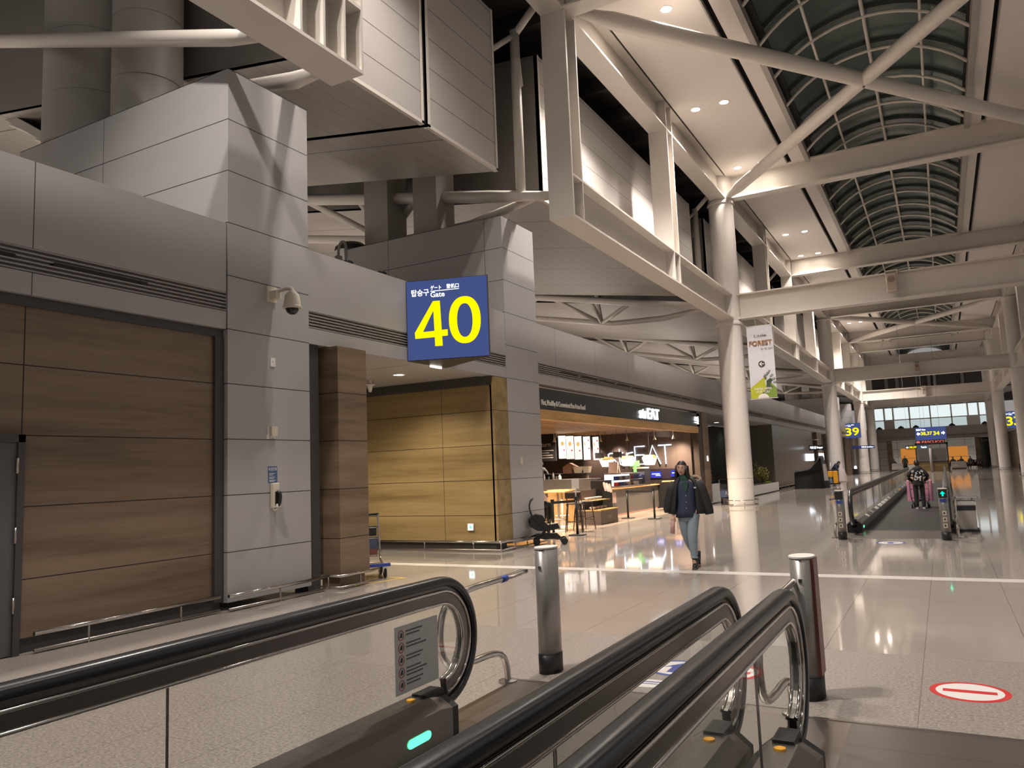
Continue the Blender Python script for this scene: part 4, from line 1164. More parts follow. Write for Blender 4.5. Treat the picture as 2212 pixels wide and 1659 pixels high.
# counters
c = thing('counter', 'grey front shop counter running back along the till side', 'counter', (-9.9, 27, 0))
MB().box(-10.5, -9.86, 24.2, 29.5, .06, .90).build('body', 'counter', c, True)
MB().box(-10.55, -9.80, 24.15, 29.55, .90, .94).build('worktop', 'blond', c, True)
MB().box(-10.45, -9.9, 24.25, 29.45, 0, .06).build('plinth', emit('counter_foot_glow', (1., .45, .25), .7), c, True)
MB().box(-9.86, -9.855, 24.65, 25.0, .45, .8).build('taped_sheet', 'pinkpaper', c, True)
c = thing('kitchen_counter', 'tall stainless-topped kitchen counter behind the bar tables', 'counter', (-12, 22.9, 0))
MB().box(-15, -9.75, 22.6, 23.2, 0, .92).build('body', 'blond', c, True)
MB().box(-15, -9.73, 22.58, 23.2, .92, 1.30).build('stainless_front', 'stainless', c, True)
MB().box(-15, -9.7, 22.6, 23.35, 1.30, 1.33).build('worktop', 'stainless', c, True)
c = thing('rear_counter', 'dark rear counter with blue screens under the neon letters', 'counter', (-9.6, 29.7, 0))
MB().box(-13.4, -8.75, 29.55, 29.98, 0, 1.1).build('body', 'black', c, True)
MB().box(-10.4, -8.8, 29.62, 29.9, 1.12, 1.52).build('back_box', plain('purple_black_box', (.02, .012, .025), .4), c, True)
M['e_screen'] = emit('blue_screen', (.05, .06, .55), 1.0)
for i, (x0, x1, z0, z1) in enumerate(((-10.15, -9.72, 1.18, 1.42), (-9.33, -9.02, 1.2, 1.44))):
    t = thing('screen', ('left' if i == 0 else 'right')+' blue screen on the rear counter under the neon letters', 'screen', (x0, 29.6, z0), group='blue rear counter screens')
    MB().box(x0-.02, x1+.02, 29.58, 29.61, z0-.02, z1+.02).build('case', 'black', t, True)
    MB().box(x0, x1, 29.575, 29.58, z0, z1).build('display', 'e_screen', t, True)
    MB().box(x0+.05, x1-.06, 29.57, 29.575, z0+.13, z0+.16).box(x0+.2, x1-.04, 29.57, 29.575, z0+.07, z0+.10).build('text_line', 'e_white', t, True)

# chilled display on the counter
c = thing('chilled_display', 'brightly lit glass chilled display standing on the counter', 'display', (-9.95, 26.7, .94))
MB().box(-10.45, -9.83, 25.5, 27.95, .945, .99).box(-10.45, -9.83, 25.5, 27.95, 1.40, 1.44).build('frame', 'stainless', c, True)
MB().box(-10.45, -10.43, 25.5, 27.95, .99, 1.40).build('back_panel', emit('display_glow', (.85, .93, 1.0), 1.7), c, True)
MB().box(-10.4, -9.9, 25.55, 27.9, 1.19, 1.20).build('shelf', 'stickwhite', c, True)
MB().box(-9.84, -9.832, 25.5, 27.95, .99, 1.40).box(-10.43, -9.84, 25.5, 25.508, .99, 1.4).build('glass_front', 'shopglass', c, True)
cols = ['red', 'blue', 'stickwhite', 'blue', 'pinkpaper', 'stickwhite', 'blue', 'darkwood']
for j, z in enumerate((.99, 1.2)):
    for i in range(8):
        o = MB().rbox(-.07, .07, -.11, .11, 0, .13, .012).build('food_pack', cols[(i*3+j) % 8]); o.location = (-10.1, 25.75+.28*i, z)
        tag(o, f"{'upper' if j else 'lower'} shelf {['red','blue','white','blue','pink','white','blue','dark'][(i*3+j)%8]} pack in the chilled display, place {i+1}", 'pack', 'packs in the chilled display')

# open snack case in front
c = thing('snack_case', 'brown open snack case with glass front at the corner of the counter', 'display', (-9.2, 21.9, 0))
MB().box(-9.55, -8.86, 21.2, 22.55, 0, .40).build('base', 'brownbox', c, True)
MB().box(-9.57, -8.84, 21.18, 22.57, .40, .43).box(-9.57, -9.1, 21.18, 22.57, .68, .70).build('shelf', 'blond', c, True)
MB().box(-9.6, -9.55, 21.2, 22.55, 0, 1.0).build('back_panel', 'brownbox', c, True)
m = MB()
for y in (21.19, 22.555):
    m.add([(-9.55, y, .43), (-8.87, y, .43), (-9.1, y, 1.0), (-9.55, y, 1.0)], [(0, 1, 2, 3)])
m.add([(-8.87, 21.2, .43), (-8.87, 22.55, .43), (-9.1, 22.55, 1.0), (-9.1, 21.2, 1.0)], [(0, 1, 2, 3)])
m.build('glass_front', 'shopglass', c, True)
lettering('eat', 'small_mark', 'louver', c, (-8.857, 21.75, .17), (0, 1, 0), UP, .3, .09, .002)
for i in range(4):
    for j, (x, z) in enumerate(((-9.2, .43), (-9.35, .70))):
        o = MB().lathe([(.05, 0), (.09, .05), (.095, .075), (.06, .085), (.001, .09)], n=14).build('food_bowl', 'stickwhite'); o.location = (x, 21.4+.3*i, z)
        tag(o, f"pale bowl on the snack case {'upper' if j else 'lower'} shelf, place {i+1} from near end", 'bowl', 'bowls in the snack case')
c = thing('card_rack', 'dark rack with pink menu cards on top of the snack case corner', 'rack', (-9.55, 22.85, .94))
MB().box(-9.75, -9.35, 22.6, 23.4, .0, 1.25).build('case', 'black', c, True)
for i in range(3):
    MB().obox((-9.33, 22.75+.22*i, 1.08-.03*i), (.02, .17, .32), (0, R(-14), 0)).build('menu_card', 'pinkpaper' if i != 1 else 'stickwhite', c, True)

# goods on counters and shelves
for i in range(9):
    h = .16+.07*((i*5) % 4)/3; r = .03+.012*(i % 3)
    o = MB().lathe([(r, 0), (r, h*.6), (r*.45, h*.8), (r*.45, h), (r*.4, h)], n=12).build('bottle', ['stickwhite', 'darkwood', 'louver', 'stainless'][i % 4]); o.location = (-13.2+.28*i, 22.95+.1*(i % 2), 1.33)
    tag(o, f'bottle or jar on the stainless kitchen counter, place {i+1} from the left', 'bottle', 'bottles on the kitchen counter')
o = MB().prism([(-.26, 0), (.26, 0), (.26, .22), (.0, .36), (-.26, .22)], -.12, .12, 'xz').build('paper_bag', plain('pinkish_bag', (.45, .27, .2), .6)); o.location = (-11.3, 24.6, 1.50)
sh = thing('rear_shelf', 'dark shelf behind the kitchen counter carrying the bag and boxes', 'shelf', (-11.6, 24.6, 0))
MB().box(-13.4, -10.6, 24.3, 24.9, 1.42, 1.50).build('board', 'black', sh, True)
for x in (-13.3, -11.9, -10.7): MB().box(x-.03, x+.03, 24.55, 24.65, 0, 1.42).build('leg', 'steel', sh, True)
tag(o, 'pinkish gabled paper bag on the shelf behind the kitchen counter', 'bag')
for i, x in enumerate((-10.98, -10.72)):
    o = MB().add([(-.09,-.09,0),(.09,-.09,0),(.09,.09,0),(-.09,.09,0),(-.13,-.13,.22),(.13,-.13,.22),(.13,.13,.22),(-.13,.13,.22)], [(3,2,1,0),(4,5,6,7),(0,1,5,4),(1,2,6,5),(2,3,7,6),(3,0,4,7)]).build('takeaway_box', 'cream'); o.location = (x if i else -11.0+.03, 24.45+.2*i, 1.50)
    tag(o, ('left' if i == 0 else 'right')+' cream takeaway box beside the pinkish bag', 'box', 'takeaway boxes on the rear shelf')
o = thing('till', 'black till block with cards on the counter beside the chilled display', 'till', (-10.1, 28.5, .94))
MB().box(-.3, .2, -.35, .3, 0, .62).build('case', 'black', o); MB().box(-.28, .18, -.3, .25, .62, .68).build('tray', 'pinkpaper', o)
o = MB().box(-.19, .19, 0, .02, .2, .42).box(-.06, .06, 0, .02, 0, .2).build('green_card', plain('green_card', (.10, .32, .10), .5)); o.location = (-10.0, 27.4, 1.44)
tag(o, 'green T-shaped card standing on the chilled display', 'card')
o = MB().obox((0, 0, .2), (.34, .03, .4), (R(-12), 0, 0)).obox((0, .15, .2), (.34, .02, .4), (R(20), 0, 0)).build('menu_stand', 'pinkpaper'); o.location = (-10.3, 26.0, 1.44)
tag(o, 'pale pink menu card standing on the chilled display', 'menu card')
o = MB().box(-.17, .17, 0, .03, 0, .2).build('price_sign', 'black'); o.location = (-11.05, 26.6, 2.0); tag(o, 'small black price sign hanging before the first neon letter', 'sign')
MB().tube([(0, .015, .2), (0, .015, 1.0)], .006, 6).build('hanger', 'black', o)
o2 = copy_tree(o); o2.location = (-10.35, 26.6, 2.0); o2['label'] = 'small black price sign hanging before the second neon letter'

# bar tables, stools
def bar_table(loc, label, top='blond', w=.72, d=.5):
    t = thing('bar_table', label, 'table', loc, 0, 'high tables in the food shop')
    MB().rbox(-w/2, w/2, -d/2, d/2, 1.02, 1.07, .02).build('tabletop', top, t)
    MB().tube([(0, 0, .03), (0, 0, 1.02)], .035, 12).build('pole', 'white', t)
    MB().lathe([(.24, 0), (.24, .015), (.05, .035)], n=22).build('base', 'white', t)
    MB().tube([(.2*math.cos(a), .2*math.sin(a), .32) for a in [2*PI*i/20 for i in range(20)]], .012, 6, closed=True).tube([(-.2, 0, .32), (.2, 0, .32)], .01, 6).build('foot_ring', 'white', t)
    return t
bar_table((-9.25, 19.2, 0), 'high wooden table on a white pole nearest the second grey pillar')
bar_table((-9.8, 20.6, 0), 'high wooden table behind the dark bar stool')
bar_table((-9.0, 28.7, 0), 'high wooden table at the right end of the shop')
def bar_stool(mat, loc, rz, label):
    t = thing('bar_stool', label, 'stool', loc, rz, 'bar stools in the food shop')
    MB().rbox(-.19, .19, -.18, .18, .72, .755, .02).build('seat', mat, t)
    for sx in (-1, 1):
        for sy in (-1, 1):
            MB().tube([(sx*.16, sy*.15, .73), (sx*.22, sy*.21, 0)], [.017, .014], 8).build('leg', mat, t)
    for sy in (-1, 1): MB().tube([(-.2, sy*.19, .26), (.2, sy*.19, .26)], .011, 6).build('stretcher', mat, t)
    for sx in (-1, 1): MB().tube([(sx*.21, -.2, .33), (sx*.21, .2, .33)], .011, 6).build('stretcher', mat, t)
    for sx in (-1, 1): MB().tube([(sx*.15, .16, .74), (sx*.16, .22, .95)], .013, 6).build('back_post', mat, t)
    MB().rbox(-.2, .2, .20, .235, .88, 1.04, .015).build('backrest', mat, t)
    return t
s0 = bar_stool('darkwood', (-8.66, 18.9, 0), R(200), 'dark wooden bar stool between the black barrier posts')
s1 = place(copy_tree(s0), (-8.75, 19.75, 0), R(150), 'dark wooden bar stool just right of the second barrier post')
s2 = place(copy_tree(s0), (-9.95, 19.5, 0), R(20), 'dark wooden bar stool behind the first high table')
bar_stool('blond', (-8.62, 28.0, 0), R(180), 'pale wooden bar stool at the right end of the shop')

# barrier posts
def barrier(loc, label, h):
    t = thing('barrier_post', label, 'barrier post', loc, 0, 'black barrier posts before the food shop')
    MB().box(-.17, .17, -.17, .17, 0, .025).build('base', 'black', t)
    MB().tube([(0, 0, .02), (0, 0, h)], .032, 12).build('pole', 'black', t)
    MB().lathe([(.045, h-.08), (.045, h)], n=14).build('belt_head', 'black', t)
    return t
barrier((-8.42, 17.15, 0), 'black barrier post nearest the stroller', .93)
barrier((-8.15, 17.95, 0), 'black barrier post before the dark bar stools', .95)
barrier((-9.02, 23.85, 0), 'black barrier post before the grey counter, left one', .9)
barrier((-8.05, 23.6, 0), 'black barrier post before the grey counter, right one, nearer the woman', .95)
for a, b, lb in (((-8.42, 17.15), (-8.15, 17.95), 'black belt stretched between the two barrier posts by the stroller'), ((-9.02, 23.85), (-8.05, 23.6), 'black belt stretched between the two barrier posts at the counter')):
    m = MB(); z0, z1 = .82, .88
    m.add([(*a, z0), (*b, z0), (*b, z1), (*a, z1), (a[0]+.004, a[1], z0), (b[0]+.004, b[1], z0), (b[0]+.004, b[1], z1), (a[0]+.004, a[1], z1)], [(0,1,2,3),(7,6,5,4),(0,4,5,1),(2,6,7,3)])
    tag(m.build('barrier_belt', 'black'), lb, 'belt')
o = MB().tube([(0, 0, 0), (0, 0, .22)], .018, 8).box(-.1, .1, -.005, .005, .2, .46).build('sign_card', 'stickwhite'); o.location = (-8.15, 17.95, .95)
tag(o, 'white card holder standing on the second barrier post', 'card holder')

# stroller parked at the pillar corner
t = thing('stroller', 'black folding baby stroller parked at the second grey pillar', 'stroller', (-7.85, 15.75, 0), R(-62))
for sx in (-.2, .2):
    MB().tube(smooth_path([(sx, -.36, .62), (sx, -.1, .35), (sx, .12, .16), (sx, .30, .10)], 2), .014, 8).build('frame_tube', 'black', t)
    MB().tube([(sx, .06, .55), (sx, -.02, .36), (sx, -.28, .10)], .014, 8).build('frame_tube', 'black', t)
    for y in (-.28, .33):
        o = MB().lathe([(.045, -.018), (.075, -.014), (.078, 0), (.075, .014), (.045, .018)], n=20).build('wheel', 'black', t)
        o.rotation_euler = (0, R(90), 0); o.location = (sx*1.1, y, .078)
MB().tube(smooth_path([(-.2, -.36, .62), (-.2, -.42, .82), (-.2, -.40, .96), (-.1, -.33, 1.02), (.1, -.33, 1.02), (.2, -.40, .96), (.2, -.42, .82), (.2, -.36, .62)], 2), .018, 8).build('handle', 'black', t)
m = MB(); m.prism([(-.40, .60), (-.30, .66), (-.02, .44), (.20, .47), (.24, .36), (-.06, .30), (-.26, .32), (-.42, .42)], -.19, .19); m.build('seat_fabric', 'black', t)
m = MB(); m.prism([(-.30, .24), (.18, .24), (.26, .16), (-.1, .12), (-.30, .17)], -.17, .17); m.build('basket', 'black', t)
MB().prism([(-.44, .60), (-.28, .68), (-.12, .64), (-.06, .52), (-.2, .50), (-.36, .46)], -.2, .2).build('canopy', 'black', t)
# ------------------------------------------------------------------ second opening, planters, bronze wall
struct('window_2', MB().box(-10.62, -10.5, 31.6, 45.8, 0, 3.6), 'nightglass', 'large black night window behind the planters', cat='window')
struct('ceiling_recess', MB().box(-10.6, WX-.3, 31.6, 45.7, 3.70, 3.78), plain('recess_soffit', (.36, .33, .3), .5), 'grey soffit over the planters', cat='ceiling')
struct('wall_bronze', MB().box(-10.6, WX-.08, 45.7, 61, .12, 3.7), panelled('bronze_metal_panel', (.17, .145, .125), .30, [(2, 1.3, .5, .012)], joint=(.1, .085, .07), metal=.5, var=.05), 'bronze metal wall panel past the second planter', cat='wall')
m = MB()
for y0, y1 in ((61.2, 63.8), (66.2, 69.5), (80, 83.5), (88, 91)): m.box(-9.2, WX-.25, y0, y1, 0, 3.7)
struct('window_3', m, 'nightglass', 'dark shop openings beyond the bronze wall', cat='window')
m = MB()
for y0, y1 in ((63.8, 66.2), (69.5, 80), (83.5, 88), (91, HY)): m.box(-9.2, WX-.1, y0, y1, 0, 3.7)
struct('wall_left_far', m, 'wood', 'far brown wood piers of the left wall', cat='wall')
M['leaf'] = plain('dark_green_leaf', (.045, .085, .025), .5, noise=.4, nscale=10)
M['leafy'] = plain('yellow_green_leaf', (.30, .27, .06), .5, noise=.4, nscale=10)
M['leaf2'] = plain('grey_green_leaf', (.10, .13, .06), .5, noise=.4, nscale=10)
def leaf_blades(mb, c, n, L, spread, w=.05, up=.6):
    for i in range(n):
        a = random.random()*2*PI; e = up+random.random()*.5
        d = Vector((math.cos(a)*spread, math.sin(a)*spread, e)).normalized()
        s = d.cross(Vector((0, 0, 1))).normalized()*w*(.6+.6*random.random())
        p = Vector(c); l = L*(.6+.5*random.random()); q = p+d*l*.6; r_ = p+d*l+Vector((0, 0, -.22*l))
        nn = s.cross(d).normalized()*.004
        mb.add([p, q-s, r_, q+s, p+nn, q-s+nn, r_+nn, q+s+nn], [(0,1,2,3),(7,6,5,4),(0,4,5,1),(1,5,6,2),(2,6,7,3),(3,7,4,0)])
def leaf_ball(mb, c, r, n, w=.05):
    for i in range(n):
        d = Vector((random.gauss(0, 1), random.gauss(0, 1), random.gauss(0, .9))).normalized()*r*random.random()**.4
        p = Vector(c)+d; a = Vector((random.gauss(0,1), random.gauss(0,1), random.gauss(0,1))).normalized(); b_ = a.cross(d).normalized() if a.cross(d).length > 1e-4 else Vector((1,0,0))
        nn = a.cross(b_).normalized()*.003
        q = [p-a*w, p-b_*w*.5, p+a*w, p+b_*w*.5]
        mb.add(q+[v+nn for v in q], [(0,1,2,3),(7,6,5,4),(0,4,5,1),(1,5,6,2),(2,6,7,3),(3,7,4,0)])
def planter(x0, x1, y0, y1, h, label):
    t = thing('planter', label, 'planter', ((x0+x1)/2, (y0+y1)/2, 0))
    MB().box(x0, x1, y0, y1, .04, h).build('trough', 'stickwhite', t, True)
    MB().box(x0+.05, x1-.05, y0+.05, y1-.05, h-.02, h+.01).build('soil', plain('soil_'+str(int(y0)), (.03, .022, .016), .9), t, True)
    return t
planter(-9.1, -8.42, 31.75, 33.4, .80, 'tall white planter beside the first white column')
planter(-9.3, -8.12, 36.0, 45.1, .48, 'long low white planter before the black window')
def plant(name, loc, label, fn, cat='plant', mat='leaf', stem=None):
    t = thing(name, label, cat, loc)
    m = MB(); fn(m); m.build('foliage', mat, t)
    s_ = MB(); s_.tube([(0, 0, -.02), (.01, .01, stem or .3)], [.02, .012], 6); s_.build('stem', 'darkwood', t)
    return t
plant('leafy_plant', (-8.72, 32.0, .8), 'dark leafy plant drooping from the tall white planter', lambda m: leaf_blades(m, (0, 0, .02), 40, .55, 1.0, .04, .35))
t = thing('flowering_plant', 'tall pink flower spike in the tall white planter', 'plant', (-8.75, 32.7, .8))
m = MB()
for i in range(5):
    for k in range(7):
        a = 2*PI*k/7+i; r = .16-.02*i
        m.ball((r*math.cos(a), r*math.sin(a), .25+.13*i+.03*math.sin(k*3)), (.06, .06, .045), 8, 0, 5)
m.build('blossom', plain('pink_blossom', (.42, .05, .09), .6, noise=.3), t)
MB().tube([(0, 0, 0), (0, 0, .85)], .015, 6).build('stem', 'leaf', t)
m = MB(); leaf_blades(m, (0, 0, .0), 24, .4, 1.0, .035, .5); m.build('foliage', 'leaf', t)
plant('shrub', (-8.8, 37.6, .48), 'dim green shrub just left of the first column', lambda m: leaf_ball(m, (0, 0, .75), .5, 260, .07), 'shrub', 'leaf2', .7)
plant('shrub', (-8.8, 41.6, .48), 'grey-green shrub just right of the first column', lambda m: leaf_ball(m, (0, 0, .85), .42, 220, .06), 'shrub', 'leaf2', .8)
plant('shrub', (-8.7, 43.6, .48), 'yellow-green bushy shrub in the long white planter', lambda m: leaf_ball(m, (0, 0, .50), .42, 420, .06), 'shrub', 'leafy', .5)
plant('ground_plant', (-8.6, 44.5, .48), 'low lime green plants at the right end of the long white planter', lambda m: leaf_blades(m, (0, 0, 0), 60, .32, 1.6, .03, .15), 'plant', plain('lime_leaf', (.28, .36, .03), .5), .05)
o = MB().lathe([(.16, 0), (.16, .03), (.09, .03), (.09, 0)], n=20).build('ring_reflection', emit('blue_ring', (.6, .75, 1.), 2.2)); o.location = (-10.47, 39.0, 1.9); o.rotation_euler = (0, R(90), 0)  # glowing ring on the glass stands in for a reflected light
tag(o, 'small blue-white reflection modelled as a glowing ring on the black window', 'light')
o = MB().ball((0, 0, 0), (.04, .16, .10)).build('green_lamp', emit('green_far_lamp', (.5, .75, .4), 1.0)); o.location = (-10.47, 45.0, 2.85)
tag(o, 'small greenish lamp glimpsed in the black window', 'light')

# luggage trolleys
def trolley(loc, rz, label, board='a', mat='chrome'):
    t = thing('luggage_trolley', label, 'trolley', loc, rz, 'luggage trolleys')
    for sx in (-.26, .26):
        MB().tube(smooth_path([(sx, -.38, 1.0), (sx, -.34, .70), (sx*.95, -.22, .30), (sx*.9, -.12, .22), (sx*.7, .42, .2)], 2), .017, 8).build('frame_tube', mat, t)
    MB().tube([(-.28, -.40, 1.0), (.28, -.40, 1.0)], .024, 10).build('handle', 'black', t)
    m = MB()
    for z in (.78, .60, .32): m.tube([(-.26, -.36+(.78-z)*.25, z), (.26, -.36+(.78-z)*.25, z)], .012, 6)
    m.build('cross_bar', mat, t)
    MB().box(-.24, .24, -.12, .44, .19, .205).build('platform', mat, t)
    MB().obox((0, .46, .22), (.5, .07, .05)).build('bumper', 'blue', t)
    for sx in (-.24, .24):
        o = MB().lathe([(.04, -.02), (.09, -.018), (.095, 0), (.09, .018), (.04, .02)], n=20).build('wheel', 'black', t); o.rotation_euler = (0, R(90), 0); o.location = (sx, -.18, .095)
        o = MB().lathe([(.03, -.018), (.075, -.016), (.08, 0), (.075, .016), (.03, .018)], n=20).build('wheel', 'black', t); o.rotation_euler = (0, R(90), 0); o.location = (sx*.8, .34, .08)
        MB().box(sx*.8-.03, sx*.8+.03, .30, .37, .09, .2).build('fork', mat, t)
    if board == 'a':
        MB().obox((0, -.385, .72), (.46, .015, .17), (R(-8), 0, 0)).build('name_board', 'ink', t)
        m = MB(); m.obox((0, -.355, .45), (.48, .012, .34), (R(-12), 0, 0)); m.build('advert_board', plain('advert_blue', (.12, .17, .30), .4), t)
        m = MB(); m.obox((0, -.35, .35), (.46, .014, .12), (R(-12), 0, 0)); m.build('advert_picture', plain('advert_red', (.38, .14, .12), .4), t)
        m = MB(); m.prism([(-.04, .36), (.0, .42), (.06, .36), (.1, .38), (.04, .46), (.02, .52), (-.02, .52), (-.03, .46)], -.385, -.37, 'xz'); m.build('advert_figure', 'white', t)
    return t
trolley((-8.58, 10.40, 0), R(-128), 'luggage trolley half hidden behind the square wood pier, blue bumper showing')
trolley((-7.72, 31.9, 0), 0, 'luggage trolley with a blue and red advert board left of the first column')

# covered piano, stand, cleaning cart
t = thing('covered_piano', 'black cloth cover draped over a tall pointed shape by the bronze wall', 'cover', (-6.85, 47.7, 0))
prf = [(-.76, .0), (-.74, .55), (-.72, .92), (-.62, 1.02), (-.3, 1.06), (.05, 1.12), (.22, 1.22), (.5, 1.55), (.66, 1.80), (.72, 1.84), (.77, 1.72), (.80, .9), (.84, 0)]
vs, fs = [], []
ys = [-.62, -.58, -.3, 0, .3, .58, .62]
for j, y in enumerate(ys):
    k = .94 if j in (0, 6) else 1
    for i, (x, z) in enumerate(prf): vs.append((x+.02*math.sin(j*2.1+i), y+(.03*math.sin(i*1.7) if j in (0, 6) else 0), z*k))
n_ = len(prf)
for j in range(6):
    for i in range(n_-1): fs.append((j*n_+i, j*n_+i+1, (j+1)*n_+i+1, (j+1)*n_+i))
fs += [tuple(range(n_)), tuple(range(6*n_, 7*n_))[::-1]]
MB().add(vs, fs, 0, True).build('cloth', plain('black_cloth', (.014, .014, .015), .8, noise=.3), t)
MB().box(-.6, .6, -.4, .4, 0.001, .5).build('piano_body', 'black', t)
t = thing('kiosk_stand', 'grey panelled stand with a dark foot right of the black cover', 'stand', (-5.93, 47.6, 0))
MB().add([(-.12, -.2, .42), (.1, -.2, .42), (.1, .2, .42), (-.12, .2, .42), (-.15, -.2, 1.36), (.0, -.2, 1.36), (.0, .2, 1.36), (-.15, .2, 1.36)], [(3,2,1,0),(4,5,6,7),(0,1,5,4),(1,2,6,5),(2,3,7,6),(3,0,4,7)]).build('panel', 'louver', t)
MB().box(-.13, .14, -.22, .22, 0, .42).build('foot', 'black', t)
t = thing('cleaning_cart', 'yellow cleaning cart with a white sack before the second column', 'cart', (-5.8, 50, 0))
MB().box(-.35, .3, -.3, .3, .12, .2).box(-.35, .3, -.3, .3, .92, .98).build('frame', 'black', t)
for sx in (-.32, .27):
    for sy in (-.27, .27): MB().tube([(sx, sy, .15), (sx, sy, .95)], .02, 6).build('upright', 'black', t)
MB().rbox(-.02, .24, -.33, -.05, .2, .92, .03).build('tall_bag', 'yellow', t)
MB().rbox(-.3, -.03, -.33, -.05, .58, .92, .03).build('short_bag', 'yellow', t)
m = MB(); m.lathe([(.25, .22), (.32, .3), (.30, .6), (.2, .9), (.08, 1.2), (.03, 1.32)], (.42, 0, 0), 14); m.build('sack', plain('translucent_sack', (.55, .48, .47), .5), t)
MB().box(-.33, -.05, -.34, -.1, .2, .38).build('bucket', plain('blue_grey_bucket', (.1, .14, .22), .5), t)
for sx in (-.3, .25):
    for sy in (-.25, .25): 
        o = MB().lathe([(.03, -.015), (.06, 0), (.03, .015)], n=12).build('wheel', 'black', t); o.rotation_euler = (0, R(90), 0); o.location = (sx, sy, .06)
MB().tube([(-.3, .2, .3), (-.18, .28, 1.42)], .012, 6).build('mop_handle', 'white', t)

# rubbish bin by the far walkway
t = thing('rubbish_bin', 'pale bin with a wide flat steel lid beside the far walkway', 'bin', (.30, 19.45, 0))
MB().rbox(-.2, .2, -.2, .2, .05, .60, .03).build('body', plain('bin_marble', (.52, .47, .42), .25), t)
MB().rbox(-.22, .22, -.22, .22, .56, .64, .03).build('collar', 'white', t)
MB().rbox(-.27, .27, -.25, .25, .70, .73, .02).build('lid', 'brushed', t)
for sx in (-.15, .15):
    for sy in (-.15, .15): MB().tube([(sx, sy, .6), (sx, sy, .71)], .01, 6).build('lid_post', 'brushed', t)
MB().box(-.2, .2, -.206, -.2, .44, .54).build('label_strip', 'ink', t)
MB().rbox(-.24, .24, -.24, .24, 0, .05, .02).build('foot', 'black', t)

# ------------------------------------------------------------------ left wall far signs and lit windows
t = thing('hanging_sign', 'black hanging sign with glowing white lettering past the bronze wall', 'sign', (-7.9, 58, 2.35))
MB().box(-8.22, -7.2, 57.95, 58.05, 2.28, 2.62).build('case', 'black', t, True)
lettering('기도실 Prayer', 'lit_lettering', 'e_white', t, (-8.15, 57.94, 2.34), RG, UP, .86, .22, .004, bold=.03)
MB().tube([(-7.6, 58, 2.62), (-7.6, 58, 3.0), (-8.38, 58, 3.0)], .02, 6).build('hanger', 'steel', t, True)
for i, (y0, y1, z0, z1) in enumerate(((57.3, 60.4, 1.55, 2.05), (63.9, 66.1, 1.55, 2.1))):
    o = MB().box(WX-.075, WX+.02, y0, y1, z0, z1).build('lit_panel', emit('white_lit_panel_'+str(i), (.85, .88, 1.), 1.8)); tag(o, ('nearer' if i == 0 else 'farther')+' glowing white panel on the left wall past the bronze wall', 'panel')

# ------------------------------------------------------------------ hall end
EY = 104.
struct('wall_end_fascia', MB().box(-8.3, 6.3, EY, EY+.4, 3.9, 4.90).box(-8.3, 6.3, EY+.1, EY+.4, 3.75, 3.9).box(-8.3, 6.3, EY, EY+.4, 3.45, 3.75), plain('end_fascia', (.30, .27, .255), .5), 'grey fascia crossing the far end of the hall', cat='wall')
for i, x in enumerate((-6.5, -4.15, -2.55, 1.2, 4.5)):
    o = MB().lathe([(.35, 0), (.33, .12), (.18, .22), (.08, .3), (.001, .32)], n=16).build('dome_camera', 'black'); o.location = (x, EY+.2, 4.90)
    tag(o, f'small black dome on the far end fascia, place {i+1} from the left', 'dome', 'black domes on the far fascia')
M['e_pane'] = emit('lit_end_pane', (.86, .95, .96), .80)
M['e_pane2'] = emit('lit_end_pane_low', (.74, .86, .87), .55)
w = thing('window_4', 'brightly lit glass upper storey at the far end of the hall', 'window', (-1, 108, 4.9), kind='structure')
xs = [-8.2, -6.0, -5.0, -3.2, -.95, 1.28, 3.0, 4.1, 6.2]
for a, b in zip(xs, xs[1:]):
    MB().box(a+.06, b-.06, 108, 108.05, 6.1, 7.6).build('upper_pane', 'e_pane', w, True)
    if (a, b) not in ((-6.0, -5.0), (3.0, 4.1)): MB().box(a+.06, b-.06, 106.5, 106.52, 4.9, 6.0).build('lower_pane', 'e_pane2', w, True)
m = MB()
for x in xs: m.box(x-.07, x+.07, 106.4, 108.1, 4.8, 7.6)
m.box(-8.2, 6.2, 106.4, 106.6, 5.98, 6.1); m.box(-6.0, -4.9, 106.3, 106.5, 4.9, 6.1).box(2.8, 4.1, 106.3, 106.5, 4.9, 6.1)
m.build('mullion', 'steel', w, True)
struct('wall_end_upper', MB().box(-26, 14, 107, 107.3, 7.6, 14), plain('end_wall_dark', (.10, .09, .085), .6), 'dark upper wall at the far end of the hall', cat='wall')
m = MB()
for x in (-5.6, -4.4, -.9, -.3, 2.6): m.box(x, x+.35, 106.5, 106.9, 7.6, 12)
struct('trim_5', m, 'steel_dim', 'grey uprights on the dark upper end wall', cat='trim')
struct('wall_end', MB().box(-12, 3.5, 112, 112.3, 0, 3.6).box(-6.9, -5.85, 104.2, 105, 0, 3.5), panelled('end_white_panel', (.50, .49, .47), .4, [(2, .95, .55, .03), (0, 1.9, -5.1, .03)]), 'pale panelled wall at the far end behind the seats', cat='wall')
struct('wall_end_pier', MB().box(-5.85, -5.3, 104.1, 105, 0, 3.5).box(3.3, 3.75, 104.1, 105, 0, 3.5), 'woodcol', 'brown piers framing the far end opening', cat='pier')
M['e_orange'] = emit('orange_lit_panel', (.80, .30, .06), .55)
for i, (a, b) in enumerate(((-4.75, -3.0), (.55, 2.7))):
    o = MB().box(a, b, 111.9, 111.99, .55, 1.25).box(a, b, 111.9, 111.99, 1.33, 2.55).build('lit_panel', 'e_orange'); tag(o, ('left' if i == 0 else 'right')+' orange lit panel on the far end wall', 'panel', 'orange lit panels')
s = thing('dark_shop', 'dark shop front with pale lettering at the far right end', 'shop', (5, 104.3, 0))
MB().box(3.76, 6.3, 104.42, 104.7, 0, 3.44).build('front', 'nightglass', s, True)
